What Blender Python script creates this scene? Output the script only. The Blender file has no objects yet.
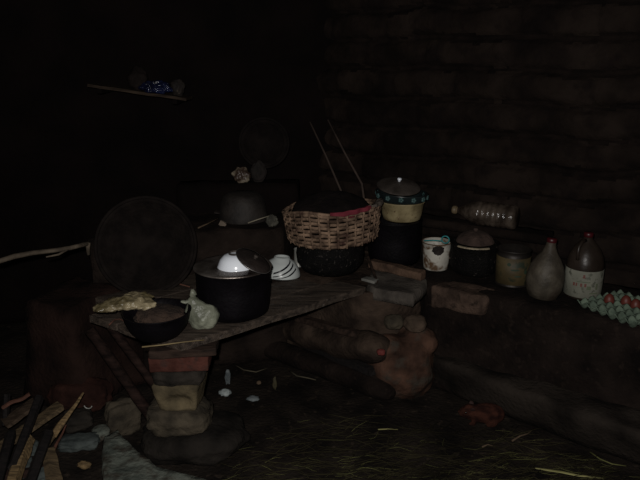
import bpy, bmesh, math, random
from mathutils import Vector, Matrix, noise, Quaternion
from math import pi, sin, cos, tan, atan, sqrt, radians

random.seed(7)
SC = bpy.context.scene
COL = SC.collection

# ------------------------------------------------------------------ camera geometry
CAMZ, PITCH, F = 1.6, radians(15.7), 640.0

def ray(px, py):
    a, b = (px - 320) / F, (240 - py) / F
    return Vector((a, cos(PITCH) + b * sin(PITCH), -sin(PITCH) + b * cos(PITCH)))

def at(px, py, z):            # photograph point known to lie at height z
    d = ray(px, py); t = (z - CAMZ) / d.z
    return Vector((d.x * t, d.y * t, z))

def atY(px, py, Y):           # photograph point known to lie at distance Y
    d = ray(px, py); t = Y / d.y
    return Vector((d.x * t, Y, CAMZ + d.z * t))

# ------------------------------------------------------------------ materials
MATS = {}
def mat(name, c1, c2=None, scale=8.0, rough=0.8, metal=0.0, bump=0.3, detail=6.0, contrast=(0.35, 0.65),
        c3=None, s3=30.0, k3=(0.55, 0.62), stretch=None, trans=0.0, alpha=1.0, spec=0.3, bumpscale=None, sss=0.0, dist=0.012):
    if name in MATS: return MATS[name]
    m = bpy.data.materials.new(name); m.use_nodes = True
    nt = m.node_tree; N = nt.nodes; L = nt.links
    b = N['Principled BSDF']
    b.inputs['Roughness'].default_value = rough
    b.inputs['Metallic'].default_value = metal
    b.inputs['Specular IOR Level'].default_value = spec
    if trans: b.inputs['Transmission Weight'].default_value = trans
    if alpha < 1: b.inputs['Alpha'].default_value = alpha
    tc = N.new('ShaderNodeTexCoord')
    vec = tc.outputs['Object']
    if stretch:
        mp = N.new('ShaderNodeMapping'); mp.inputs['Scale'].default_value = stretch
        L.new(vec, mp.inputs['Vector']); vec = mp.outputs['Vector']
    n = N.new('ShaderNodeTexNoise'); n.inputs['Scale'].default_value = scale; n.inputs['Detail'].default_value = detail
    L.new(vec, n.inputs['Vector'])
    cr = N.new('ShaderNodeValToRGB')
    cr.color_ramp.elements[0].position, cr.color_ramp.elements[1].position = contrast
    cr.color_ramp.elements[0].color = (*c1, 1); cr.color_ramp.elements[1].color = (*(c2 or c1), 1)
    L.new(n.outputs['Fac'], cr.inputs['Fac'])
    colout = cr.outputs['Color']
    if c3:
        n3 = N.new('ShaderNodeTexNoise'); n3.inputs['Scale'].default_value = s3; n3.inputs['Detail'].default_value = 5
        L.new(vec, n3.inputs['Vector'])
        r3 = N.new('ShaderNodeValToRGB')
        r3.color_ramp.elements[0].position, r3.color_ramp.elements[1].position = k3
        L.new(n3.outputs['Fac'], r3.inputs['Fac'])
        mx = N.new('ShaderNodeMix'); mx.data_type = 'RGBA'
        L.new(r3.outputs['Color'], mx.inputs['Factor']); L.new(colout, mx.inputs['A'])
        mx.inputs['B'].default_value = (*c3, 1)
        colout = mx.outputs['Result']
    L.new(colout, b.inputs['Base Color'])
    if bump:
        nb = N.new('ShaderNodeTexNoise'); nb.inputs['Scale'].default_value = bumpscale or scale * 5; nb.inputs['Detail'].default_value = 8
        L.new(vec, nb.inputs['Vector'])
        bp = N.new('ShaderNodeBump'); bp.inputs['Strength'].default_value = bump; bp.inputs['Distance'].default_value = dist
        L.new(nb.outputs['Fac'], bp.inputs['Height']); L.new(bp.outputs['Normal'], b.inputs['Normal'])
    MATS[name] = m
    return m

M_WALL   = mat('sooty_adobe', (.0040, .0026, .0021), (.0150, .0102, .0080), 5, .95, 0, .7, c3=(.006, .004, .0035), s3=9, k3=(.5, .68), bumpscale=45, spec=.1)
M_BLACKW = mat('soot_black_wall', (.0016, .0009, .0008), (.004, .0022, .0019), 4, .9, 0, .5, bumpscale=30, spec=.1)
M_FLOOR  = mat('earth_floor', (.0045, .0034, .0028), (.0165, .0125, .0098), 6, .95, 0, .9, c3=(.030, .022, .016), s3=26, k3=(.6, .72), bumpscale=60, spec=.1)
M_ADOBE  = mat('brown_adobe', (.012, .008, .0062), (.050, .034, .0245), 8, .95, 0, .8, c3=(.016, .011, .009), s3=12, k3=(.5, .8), bumpscale=55, spec=.1)
M_BENCH  = mat('dark_adobe', (.0035, .0024, .0021), (.0125, .0084, .0068), 7, .95, 0, .9, c3=(.020, .0135, .0105), s3=30, k3=(.58, .80), bumpscale=55, spec=.1)
M_STEP   = mat('grey_adobe', (.006, .0046, .0038), (.024, .0188, .015), 6, .95, 0, .8, bumpscale=50, spec=.1)
M_CLAY   = mat('reddish_clay', (.018, .010, .0072), (.080, .042, .028), 9, .92, 0, .7, c3=(.04, .033, .026), s3=14, k3=(.5, .66), bumpscale=50, spec=.1)
M_ASH    = mat('ashy_top', (.035, .030, .026), (.105, .090, .076), 9, .95, 0, .5, bumpscale=70, spec=.1)
M_PLANK  = mat('greasy_plank', (.016, .011, .008), (.068, .050, .037), 9, .7, 0, .6, stretch=(1, 6, 6), c3=(.12, .10, .085), s3=14, k3=(.62, .74))
M_BEAM   = mat('brown_beam', (.010, .0062, .0047), (.036, .022, .016), 9, .85, 0, .4, stretch=(1, 6, 6), spec=.15)
M_DARKWOOD = mat('dark_reddish_wood', (.005, .0028, .0023), (.022, .012, .0095), 9, .9, 0, .4, stretch=(1, 5, 5), spec=.1)
M_WOOD   = mat('split_firewood', (.060, .040, .020), (.20, .135, .065), 10, .85, 0, .4, stretch=(1.2, 9, 9), spec=.15)
M_WOODD  = mat('dull_firewood', (.034, .024, .014), (.10, .070, .038), 10, .85, 0, .4, stretch=(1.2, 9, 9), spec=.15)
M_CHAR   = mat('charred_wood', (.0035, .003, .003), (.011, .0085, .008), 12, .75, 0, .5, stretch=(2, 6, 6), spec=.2)
M_STICK  = mat('twig_bark', (.05, .034, .022), (.13, .09, .058), 16, .85, 0, .3, spec=.15)
M_STICKR = mat('reddish_twig', (.045, .020, .014), (.10, .045, .03), 16, .8, 0, .3, spec=.15)
M_BRICK  = mat('red_brick', (.034, .012, .009), (.072, .027, .020), 14, .92, 0, .5, c3=(.04, .02, .016), s3=24, k3=(.55, .68), spec=.1)
M_STONE  = mat('grey_brown_stone', (.020, .0165, .012), (.068, .055, .038), 12, .9, 0, .6, spec=.15)
M_STONEL = mat('tan_adobe_block', (.045, .036, .022), (.115, .090, .052), 12, .92, 0, .5, spec=.1)
M_STONED = mat('dark_stone', (.008, .0068, .0056), (.025, .0205, .0165), 12, .9, 0, .6, spec=.15)
M_SLATE  = mat('blue_grey_stone', (.022, .027, .027), (.060, .070, .066), 14, .85, 0, .5, spec=.2)
M_CONC   = mat('pale_concrete', (.04, .047, .04), (.14, .152, .128), 11, .9, 0, .7, c3=(.03, .024, .018), s3=17, k3=(.46, .66), spec=.15)
M_SOOT   = mat('sooty_metal', (.0014, .0010, .0016), (.0034, .0026, .0038), 14, .6, .0, .25, spec=.12)
M_SOOTB  = mat('crusted_soot', (.0014, .0012, .0012), (.0045, .0038, .0035), 26, .75, 0, .7, c3=(.04, .034, .03), s3=75, k3=(.62, .70), spec=.12)
M_SOOTR  = mat('brown_soot', (.008, .0055, .0048), (.020, .014, .012), 12, .7, 0, .4, spec=.25)
M_ALU    = mat('worn_aluminium', (.16, .135, .115), (.34, .30, .27), 12, .42, .85, .2, c3=(.06, .045, .04), s3=9, k3=(.45, .7))
M_ALUD   = mat('dull_lid_metal', (.035, .028, .024), (.08, .066, .057), 12, .6, .3, .2, spec=.2)
M_STEEL  = mat('bright_steel', (.22, .22, .20), (.30, .30, .28), 10, .45, .2, .05)
M_ENAMEL = mat('white_enamel', (.74, .78, .86), (.80, .84, .90), 6, .18, 0, 0, spec=.5)
M_ENAMELD = mat('greyish_enamel', (.42, .45, .44), (.52, .55, .54), 6, .25, 0, 0, spec=.5)
M_NAVY   = mat('dark_blue_stripe', (.006, .006, .010), (.010, .010, .014), 6, .3, 0, 0, spec=.4)
M_RUSTY  = mat('chipped_white_enamel', (.36, .34, .30), (.52, .50, .44), 9, .45, 0, .2, c3=(.10, .06, .034), s3=17, k3=(.49, .60), spec=.3)
M_RUST   = mat('rust', (.05, .026, .014), (.16, .10, .06), 20, .85, 0, .4)
M_CREAM  = mat('cream_enamel', (.14, .108, .055), (.30, .245, .135), 14, .5, 0, .15, c3=(.12, .08, .045), s3=48, k3=(.60, .68), spec=.3)
M_TEALD  = mat('dark_teal_enamel', (.007, .010, .011), (.014, .020, .021), 6, .3, 0, 0, spec=.4)
M_TEAL   = mat('teal_flower', (.03, .062, .06), (.05, .092, .09), 20, .4, 0, 0)
M_TEALP  = mat('teal_plastic', (.02, .16, .17), (.03, .22, .23), 20, .4, 0, 0)
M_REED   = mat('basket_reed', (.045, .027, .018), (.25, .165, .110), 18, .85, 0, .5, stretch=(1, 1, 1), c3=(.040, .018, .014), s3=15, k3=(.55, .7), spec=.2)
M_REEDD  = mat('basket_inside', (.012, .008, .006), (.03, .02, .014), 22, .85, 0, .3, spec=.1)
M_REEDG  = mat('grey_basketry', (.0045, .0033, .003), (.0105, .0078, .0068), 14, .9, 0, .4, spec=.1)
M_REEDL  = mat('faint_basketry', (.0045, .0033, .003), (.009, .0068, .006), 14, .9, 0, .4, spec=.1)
M_PINK   = mat('pink_cloth', (.085, .013, .020), (.16, .027, .038), 14, .9, 0, .3, spec=.1)
M_GREYCLOTH = mat('grey_cloth', (.05, .042, .036), (.11, .09, .075), 14, .9, 0, .3, spec=.1)
M_BAG    = mat('milky_plastic', (.075, .080, .058), (.25, .26, .20), 10, .4, 0, .6, spec=.35, bumpscale=26, dist=.02)
M_BAGY   = mat('yellowish_plastic', (.085, .068, .034), (.36, .30, .19), 13, .3, 0, .8, spec=.5, bumpscale=24, dist=.02, contrast=(.42, .7))
M_BAGB   = mat('glossy_blue_plastic', (.003, .004, .011), (.009, .013, .045), 16, .14, 0, 1.0, spec=.7, bumpscale=22, dist=.03)
M_BAGD   = mat('dark_plastic', (.007, .005, .0045), (.014, .010, .009), 12, .85, 0, .6, spec=.1, bumpscale=24)
M_CRUST  = mat('brown_leftovers', (.018, .011, .008), (.048, .029, .020), 20, .9, 0, .9)
M_TINLBL = mat('yellow_tin_label', (.042, .031, .014), (.085, .063, .028), 9, .6, 0, .1, c3=(.016, .022, .013), s3=17, k3=(.53, .62))
M_DKRIM  = mat('dark_tin_rim', (.012, .010, .009), (.025, .021, .018), 12, .5, .4, .1)
M_JUG    = mat('cloudy_plastic', (.026, .0215, .016), (.075, .064, .048), 13, .55, 0, .25, spec=.2, c3=(.03, .022, .016), s3=9, k3=(.48, .66))
M_CLEAR  = mat('murky_clear_plastic', (.012, .0085, .0065), (.026, .019, .0145), 10, .35, 0, .1, spec=.2)
M_LABEL  = mat('white_label', (.12, .12, .095), (.19, .19, .155), 10, .7, 0, .1, c3=(.07, .072, .055), s3=36, k3=(.54, .62))
M_LBLRED = mat('label_red', (.10, .035, .028), (.13, .05, .04), 10, .6, 0, 0)
M_LBLGRN = mat('label_green', (.07, .085, .055), (.10, .11, .07), 10, .6, 0, 0)
M_REDCAP = mat('red_cap', (.032, .0035, .005), (.045, .005, .007), 10, .4, 0, 0)
M_GLASS  = mat('scuffed_bottle_plastic', (.018, .013, .010), (.075, .058, .045), 22, .2, 0, .3, spec=.6)
M_PULP   = mat('green_paper_pulp', (.055, .075, .056), (.115, .15, .112), 24, .9, 0, .4, spec=.1)
M_EGG    = mat('brown_egg', (.07, .015, .010), (.11, .024, .016), 14, .5, 0, .05)
M_FUR    = mat('ginger_fur', (.018, .0065, .005), (.050, .018, .0115), 14, .9, 0, .8, stretch=(1, 2, 2), bumpscale=160, contrast=(.42, .6), spec=.1)
M_EYE    = mat('shiny_black_eye', (.003, .003, .003), None, 5, .08, 0, 0, spec=.6)
M_EAR    = mat('pinkish_ear', (.015, .006, .0045), (.024, .009, .007), 20, .8, 0, 0)
M_STRAW  = mat('dry_straw', (.05, .05, .017), (.13, .13, .045), 3, .8, 0, 0, spec=.2)
M_STRAWD = mat('trodden_straw', (.011, .009, .005), (.038, .033, .016), 3, .9, 0, 0, spec=.1)
M_HUSK   = mat('pale_husk', (.16, .15, .055), (.32, .30, .13), 9, .7, 0, .2, spec=.2)
M_WHITE  = mat('whitish_scrap', (.15, .17, .17), (.34, .38, .38), 16, .7, 0, .3)
M_REDCHIP = mat('red_fired_clay', (.085, .016, .013), (.12, .022, .018), 20, .8, 0, .2)
M_WIRE   = mat('grey_wire', (.30, .28, .27), (.42, .40, .38), 20, .4, .9, 0)

# ------------------------------------------------------------------ mesh helpers
def link(name, bm, m, parent=None, smooth=True, loc=None):
    bmesh.ops.recalc_face_normals(bm, faces=bm.faces[:])
    me = bpy.data.meshes.new(name); bm.to_mesh(me); bm.free()
    if smooth:
        for p in me.polygons: p.use_smooth = True
    if isinstance(m, (list, tuple)):
        for q in m: me.materials.append(q)
    else: me.materials.append(m)
    o = bpy.data.objects.new(name, me); COL.objects.link(o)
    if parent: o.parent = parent
    if loc is not None: o.location = loc
    return o

def tag(o, label, cat, group=None):
    o['label'] = label; o['category'] = cat
    if group: o['group'] = group
    return o

def thing(name, label, cat, loc, rz=0, rot=None, group=None):
    o = bpy.data.objects.new(name, None); COL.objects.link(o)
    o.empty_display_size = .05
    o.location = loc; o.rotation_euler = rot if rot else (0, 0, rz)
    return tag(o, label, cat, group)

def struct(o):
    o['kind'] = 'structure'; return o

def recentre(o):              # put the origin of a one-mesh thing at its base
    me = o.data
    c = sum((v.co for v in me.vertices), Vector()) / len(me.vertices)
    c.z = min(v.co.z for v in me.vertices)
    me.transform(Matrix.Translation(-c)); o.location = o.location + c
    return o

def lathe(bm, prof, seg=40, wob=0.0, seed=0, sx=1, sy=1, mi=0, off=Vector((0, 0, 0))):
    rings = []
    for i, (r, z) in enumerate(prof):
        if r < 1e-5:
            rings.append([bm.verts.new(Vector((0, 0, z)) + off)]); continue
        ring = []
        for k in range(seg):
            a = 2 * pi * k / seg
            rr = r * (1 + wob * noise.noise(Vector((cos(a) * 1.5 + seed, sin(a) * 1.5, z * 8))))
            ring.append(bm.verts.new(Vector((rr * cos(a) * sx, rr * sin(a) * sy, z)) + off))
        rings.append(ring)
    for A, B in zip(rings, rings[1:]):
        for k in range(seg):
            k2 = (k + 1) % seg
            if len(A) == 1 and len(B) == 1: continue
            if len(A) == 1: f = bm.faces.new((A[0], B[k], B[k2]))
            elif len(B) == 1: f = bm.faces.new((A[k], B[0], A[k2]))
            else: f = bm.faces.new((A[k], B[k], B[k2], A[k2]))
            f.material_index = mi
    return bm

def tube(bm, pts, radii, seg=8, flat=1.0, caps=True):
    pts = [Vector(p) for p in pts]
    if not isinstance(radii, (list, tuple)): radii = [radii] * len(pts)
    rings = []; up = Vector((0, 0, 1))
    prev = None
    for i, p in enumerate(pts):
        t = (pts[min(i + 1, len(pts) - 1)] - pts[max(i - 1, 0)]).normalized()
        if prev is None:
            a = t.cross(up)
            if a.length < .05: a = t.cross(Vector((1, 0, 0)))
        else:
            a = prev - t * prev.dot(t)
        a.normalize(); prev = a; b = t.cross(a)
        rings.append([bm.verts.new(p + (a * cos(2 * pi * k / seg) + b * sin(2 * pi * k / seg) * flat) * radii[i]) for k in range(seg)])
    for A, B in zip(rings, rings[1:]):
        for k in range(seg):
            bm.faces.new((A[k], A[(k + 1) % seg], B[(k + 1) % seg], B[k]))
    if caps:
        bm.faces.new(rings[0][::-1]); bm.faces.new(rings[-1])
    return bm

def blob(bm, c, r, amp=.15, freq=2.0, seed=0.0, sub=4, rot=None, flat_bottom=None, square=0.0):
    tmp = bmesh.new(); bmesh.ops.create_icosphere(tmp, subdivisions=sub, radius=1)
    R = rot.to_matrix() if rot else Matrix.Identity(3)
    r = Vector(r)
    m = {}
    for v in tmp.verts:
        p = v.co.copy()
        if square:
            mx = max(abs(p.x), abs(p.y), abs(p.z)); p = p.lerp(p / mx, square)
        d = 1 + amp * noise.noise(p * freq + Vector((seed * 3.1, seed * 1.7, seed))) + amp * .4 * noise.noise(p * freq * 3 + Vector((seed, seed * 2, 0)))
        q = Vector((p.x * r.x, p.y * r.y, p.z * r.z)) * d
        if flat_bottom is not None and q.z < flat_bottom: q.z = flat_bottom
        m[v] = bm.verts.new(R @ q + Vector(c))
    for f in tmp.faces: bm.faces.new([m[v] for v in f.verts])
    tmp.free(); return bm

def rough_box(bm, dims, c=(0, 0, 0), rot=None, amp=.006, freq=14, seed=0, cuts=6, bev=.008, taper=1.0):
    """irregular worn block, dims = full sizes, c = centre"""
    tmp = bmesh.new(); bmesh.ops.create_cube(tmp, size=1)
    for v in tmp.verts:
        k = taper if v.co.z < 0 else 1
        v.co = Vector((v.co.x * dims[0] * k, v.co.y * dims[1] * k, v.co.z * dims[2]))
    if bev: bmesh.ops.bevel(tmp, geom=tmp.edges[:], offset=bev, segments=3, affect='EDGES', profile=.6)
    L = max(dims) / cuts
    for _ in range(3):
        es = [e for e in tmp.edges if e.calc_length() > L]
        if not es: break
        bmesh.ops.subdivide_edges(tmp, edges=es, cuts=1, use_grid_fill=True)
    bmesh.ops.triangulate(tmp, faces=[f for f in tmp.faces if len(f.verts) > 4])
    R = rot.to_matrix() if rot else Matrix.Identity(3)
    m = {}
    for v in tmp.verts:
        n = noise.noise_vector(v.co * freq + Vector((seed * 2.3, seed, seed * .7))) * amp
        m[v] = bm.verts.new(R @ (v.co + n) + Vector(c))
    for f in tmp.faces: bm.faces.new([m[v] for v in f.verts])
    tmp.free(); return bm

def prism(bm, poly, z0, z1, amp=.01, freq=8, seed=0, step=.04, slope=0.0, zf=None, keepbottom=True):
    """solid with a free-form ground plan, worn surfaces; slope: how far the foot spreads"""
    poly = [Vector((p[0], p[1])) for p in poly]
    area = sum(a.x * b.y - b.x * a.y for a, b in zip(poly, poly[1:] + poly[:1]))
    if area < 0: poly = poly[::-1]
    out = []
    for a, b in zip(poly, poly[1:] + poly[:1]):
        n = max(1, int((b - a).length / step))
        for i in range(n): out.append(a.lerp(b, i / n))
    nz = max(2, int((z1 - z0) / step))
    N = len(out)
    nor = []
    for i in range(N):
        t = (out[(i + 1) % N] - out[i - 1]).normalized(); nor.append(Vector((t.y, -t.x)))
    rings = []
    prof = [(j / nz, 0.0) for j in range(nz + 1)]
    for j, (k, _) in enumerate(prof):
        ring = []
        for i in range(N):
            z = z0 + (z1 - z0) * k
            off = slope * (1 - k) ** 1.5
            if k > .999: off -= .008
            p = out[i] + nor[i] * off
            q = Vector((p.x, p.y, z))
            dsp = noise.noise_vector(q * freq + Vector((seed, seed, seed))) * amp
            if j == 0: dsp.z = 0
            ring.append(bm.verts.new(q + dsp))
        rings.append(ring)
    for A, B in zip(rings, rings[1:]):
        for i in range(N): bm.faces.new((A[i], A[(i + 1) % N], B[(i + 1) % N], B[i]))
    top = bm.faces.new(rings[-1])
    bm.faces.new(rings[0][::-1])
    r = bmesh.ops.triangulate(bm, faces=[top])
    for _ in range(3):
        es = [e for e in {e for f in r['faces'] if f.is_valid for e in f.edges} if e.calc_length() > step * 1.6 and all(abs(v.co.z - z1) < amp * 2 for v in e.verts)]
        if not es: break
        s = bmesh.ops.subdivide_edges(bm, edges=es, cuts=1)
        for g in s['geom_inner']:
            if isinstance(g, bmesh.types.BMVert):
                g.co.z = z1 + noise.noise(g.co * freq * 1.5 + Vector((seed, 0, 0))) * amp
        fs = [f for f in bm.faces if all(abs(v.co.z - z1) < amp * 2.5 for v in f.verts)]
        bmesh.ops.triangulate(bm, faces=[f for f in fs if len(f.verts) > 4])
        r = {'faces': [f for f in bm.faces if all(abs(v.co.z - z1) < amp * 2.5 for v in f.verts)]}
    return bm

def fuse(name, bm, voxel, m, parent=None, smooth_it=6):
    """weld overlapping lumps into one continuous skin"""
    o = link(name, bm, m, parent)
    md = o.modifiers.new('r', 'REMESH'); md.mode = 'VOXEL'; md.voxel_size = voxel; md.use_smooth_shade = True
    s = o.modifiers.new('s', 'SMOOTH'); s.factor = .5; s.iterations = smooth_it
    dg = bpy.context.evaluated_depsgraph_get(); dg.update()
    me = bpy.data.meshes.new_from_object(o.evaluated_get(dg))
    o.modifiers.clear(); old = o.data; o.data = me
    bpy.data.meshes.remove(old)
    for p in me.polygons: p.use_smooth = True
    if not me.materials: me.materials.append(m)
    return o

def split_wood(bm, a, b, w, t, seed=0, taper=(1, 1), twist=.2, n=10, bend=.01):
    """a split billet between two points: ragged 5-sided section, splintered ends"""
    a, b = Vector(a), Vector(b); d = (b - a); T = d.normalized()
    s = T.cross(Vector((0, 0, 1)));  s.normalize(); u = s.cross(T)
    rnd = random.Random(seed)
    base = [(-.5, -.45), (.05, -.5), (.5, -.3), (.42, .42), (-.2, .5), (-.5, .2)]
    base = [(x + rnd.uniform(-.1, .1), y + rnd.uniform(-.1, .1)) for x, y in base]
    rings = []
    for i in range(n + 1):
        k = i / n; tp = taper[0] + (taper[1] - taper[0]) * k
        an = twist * (k - .5)
        ring = []
        for j, (x, y) in enumerate(base):
            jit = 1 + .12 * noise.noise(Vector((k * 5 + seed, j * 3.3, seed)))
            X = (x * cos(an) - y * sin(an)) * w * tp * jit; Y = (x * sin(an) + y * cos(an)) * t * tp * jit
            e = rnd.uniform(-.03, .03) * d.length * .5 if i in (0, n) else 0
            ring.append(bm.verts.new(a + d * k + T * e + s * X + u * (Y + bend * sin(pi * k) * noise.noise(Vector((seed, k * 2, 0))))))
        rings.append(ring)
    m = len(base)
    for A, B in zip(rings, rings[1:]):
        for j in range(m): bm.faces.new((A[j], A[(j + 1) % m], B[(j + 1) % m], B[j]))
    bm.faces.new(rings[0][::-1]); bm.faces.new(rings[-1])
    return bm

def wood(name, label, cat, a, b, w, t, m, seed, group=None, taper=(1, 1), bend=.01):
    o = link(name, split_wood(bmesh.new(), a, b, w, t, seed, taper, bend=bend), m, smooth=False)
    recentre(o); return tag(o, label, cat, group)

def ring_bm(R, r, z, seg=48, s2=8, sx=1, sy=1, bm=None):
    bm = bm or bmesh.new()
    g = []
    for k in range(seg):
        a = 2 * pi * k / seg
        g.append([bm.verts.new((cos(a) * (R + r * cos(2 * pi * q / s2)) * sx, sin(a) * (R + r * cos(2 * pi * q / s2)) * sy, z + r * sin(2 * pi * q / s2))) for q in range(s2)])
    for k in range(seg):
        A, B = g[k], g[(k + 1) % seg]
        for q in range(s2): bm.faces.new((A[q], B[q], B[(q + 1) % s2], A[(q + 1) % s2]))
    return bm

# ------------------------------------------------------------------ the room
WP, WD = Vector((.76, 3.45)), Vector((.835, -.55)).normalized()      # right wall: a point and its direction
WN = Vector((WD.y, -WD.x)) * 1.0                                     # towards the room
if WN.y > 0: WN = -WN
def on_wall(t, d=0.0):      # t along the wall, d out into the room
    p = WP + WD * t + WN * d
    return p
tc = -(.76 - .03) / WD.x
CORNER = WP + WD * tc

def wall_mesh(p0, p1, inward, z0, z1, du, dz, fn, thick=.25):
    bm = bmesh.new(); d = (p1 - p0); L = d.length; d = d / L
    nu, nz = int(L / du), int((z1 - z0) / dz)
    g = []
    for i in range(nu + 1):
        row = []
        for j in range(nz + 1):
            u, z = L * i / nu, z0 + (z1 - z0) * j / nz
            q = p0 + d * u + inward * fn(u, z)
            row.append(bm.verts.new((q.x, q.y, z)))
        g.append(row)
    for i in range(nu):
        for j in range(nz): bm.faces.new((g[i][j], g[i + 1][j], g[i + 1][j + 1], g[i][j + 1]))
    back = []
    for (i, j) in ((0, 0), (nu, 0), (nu, nz), (0, nz)):
        q = g[i][j].co - Vector((inward.x, inward.y, 0)) * thick
        back.append(bm.verts.new(q))
    bm.faces.new(back)
    bm.faces.new([g[i][0] for i in range(nu + 1)][::-1] + [back[0], back[1]])
    bm.faces.new([g[i][nz] for i in range(nu + 1)] + [back[2], back[3]])
    bm.faces.new([g[0][j] for j in range(nz + 1)] + [back[3], back[0]])
    bm.faces.new([g[nu][j] for j in range(nz + 1)][::-1] + [back[1], back[2]])
    return bm

def courses(u, z):            # mud brick courses with slumped joints
    zz = z + (.025 * noise.noise(Vector((u * 1.6, 3.0, z * .6))) + .022 * noise.noise(Vector((u * 3.4, z * 2.2, 7))))
    H = .155
    k = math.floor(zz / H); f = zz / H - k
    joint = -.026 * math.exp(-((f - 0.0) / .11) ** 2) - .026 * math.exp(-((f - 1.0) / .11) ** 2)
    bulge = .012 * sin(pi * f)
    L = .36; uu = u / L + (.5 if k % 2 else 0) + .2 * noise.noise(Vector((k * 3.1, u * .5, 0)))
    g = uu - math.floor(uu)
    vj = -.010 * math.exp(-(min(g, 1 - g) / .05) ** 2)
    brick = .014 * noise.noise(Vector((math.floor(uu) * 5.3, k * 7.7, 2)))
    n = .016 * noise.noise(Vector((u * 5, z * 7, 1))) + .007 * noise.noise(Vector((u * 19, z * 23, 5)))
    return joint + bulge + vj + brick + n

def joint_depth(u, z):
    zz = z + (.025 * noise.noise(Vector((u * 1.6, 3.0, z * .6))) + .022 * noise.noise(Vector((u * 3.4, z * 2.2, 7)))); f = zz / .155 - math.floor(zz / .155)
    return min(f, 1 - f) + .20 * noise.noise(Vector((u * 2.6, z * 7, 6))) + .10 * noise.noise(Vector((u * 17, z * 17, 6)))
wr = struct(link('wall_right', wall_mesh(CORNER - WD * .12, CORNER + WD * 3.2, WN, 0, 2.4, .014, .0125, courses), [M_WALL, mat('joint_shade', (.0032, .0021, .0017), (.0085, .0056, .0045), 9, .95, 0, .6, bumpscale=45, spec=.1)]))
W0 = CORNER - WD * .12
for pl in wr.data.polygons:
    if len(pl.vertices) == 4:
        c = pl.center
        if joint_depth((c.xy - W0).dot(WD), c.z) < .085: pl.material_index = 1  # joint faces coloured darker to paint the shade under the bulging courses
BACKL = Vector((-2.5, 3.70))
bd = (CORNER - BACKL).normalized(); bn = Vector((bd.y, -bd.x)); bn = bn if bn.y < 0 else -bn
def rough_wall(u, z): return .03 * noise.noise(Vector((u * 3, z * 3, 9))) + .01 * noise.noise(Vector((u * 13, z * 13, 4)))
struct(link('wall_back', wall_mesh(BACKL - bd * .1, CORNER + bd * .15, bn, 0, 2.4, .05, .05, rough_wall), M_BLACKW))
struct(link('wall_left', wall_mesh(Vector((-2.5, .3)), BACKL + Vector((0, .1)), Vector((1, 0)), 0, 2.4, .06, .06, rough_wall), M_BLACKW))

bm = bmesh.new()
nx, ny = 130, 100; g = []
for i in range(nx + 1):
    row = []
    for j in range(ny + 1):
        x, y = -2.75 + 6.0 * i / nx, -.4 + 4.9 * j / ny
        z = -.006 + .010 * noise.noise(Vector((x * 3, y * 3, 0))) + .004 * noise.noise(Vector((x * 13, y * 13, 3)))
        row.append(bm.verts.new((x, y, min(z, .004))))
    g.append(row)
for i in range(nx):
    for j in range(ny): bm.faces.new((g[i][j], g[i + 1][j], g[i + 1][j + 1], g[i][j + 1]))
struct(link('floor', bm, M_FLOOR))
bm = bmesh.new(); rough_box(bm, (6.0, 4.9, .1), (.25, 2.05, 2.45), amp=.01, cuts=10, bev=0)
struct(link('ceiling', bm, M_BLACKW))

# ledge running along the right wall, above the bench
e0, e1, e2, e3 = on_wall(-.30, .125), on_wall(.52, .125), on_wall(.52, -.02), on_wall(-.30, -.02)
struct(link('trim_1', prism(bmesh.new(), [e0, e1, e2, e3], .715, .755, amp=.008, freq=14, step=.03), M_WALL))

# ------------------------------------------------------------------ bench along the right wall, with its step
TH = .53
bf0, bdir = Vector((.535, 3.01)), Vector((.80, -.585)).normalized()
bpoly = [bf0, bf0 + bdir * 2.2, bf0 + bdir * 2.2 + Vector((.50, .40)), on_wall(1.7, -.03), on_wall(-.22, -.03), bf0 + Vector((-.02, .30))]
bench = thing('adobe_bench', 'dark earthen bench along the right wall carrying pots, cans and bottles', 'bench', (bf0.x + .5, bf0.y, 0))
def child(name, bm, m, par, smooth=True):
    o = link(name, bm, m, par, smooth)
    o.matrix_parent_inverse = (Matrix.Translation(par.location) @ par.rotation_euler.to_matrix().to_4x4()).inverted()
    return o
child('bench_body', prism(bmesh.new(), bpoly, 0, TH, amp=.016, freq=7, seed=3, step=.035, slope=.05), M_BENCH, bench)
c0 = bf0 + Vector((.13, -.03))
bm = bmesh.new(); rough_box(bm, (.29, .15, .105), (c0.x + .035, c0.y - .035, TH - .050), Quaternion((0, 0, 1), math.atan2(bdir.y, bdir.x)), amp=.014, freq=11, cuts=12, bev=.02)
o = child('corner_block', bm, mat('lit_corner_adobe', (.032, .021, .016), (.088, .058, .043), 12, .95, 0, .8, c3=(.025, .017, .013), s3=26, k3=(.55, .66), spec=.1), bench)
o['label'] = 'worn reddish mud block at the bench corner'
spoly = [(.50, 2.93), (.60, 2.83), (.72, 2.70), (.91, 2.515), (1.07, 2.37), (1.25, 2.235), (1.7, 1.93), (1.95, 2.05), (1.3, 2.6), (.7, 3.0), (.52, 3.05)]
child('step', prism(bmesh.new(), spoly, 0, .185, amp=.022, freq=6, seed=8, step=.03, slope=-.07), M_STEP, bench)

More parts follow.
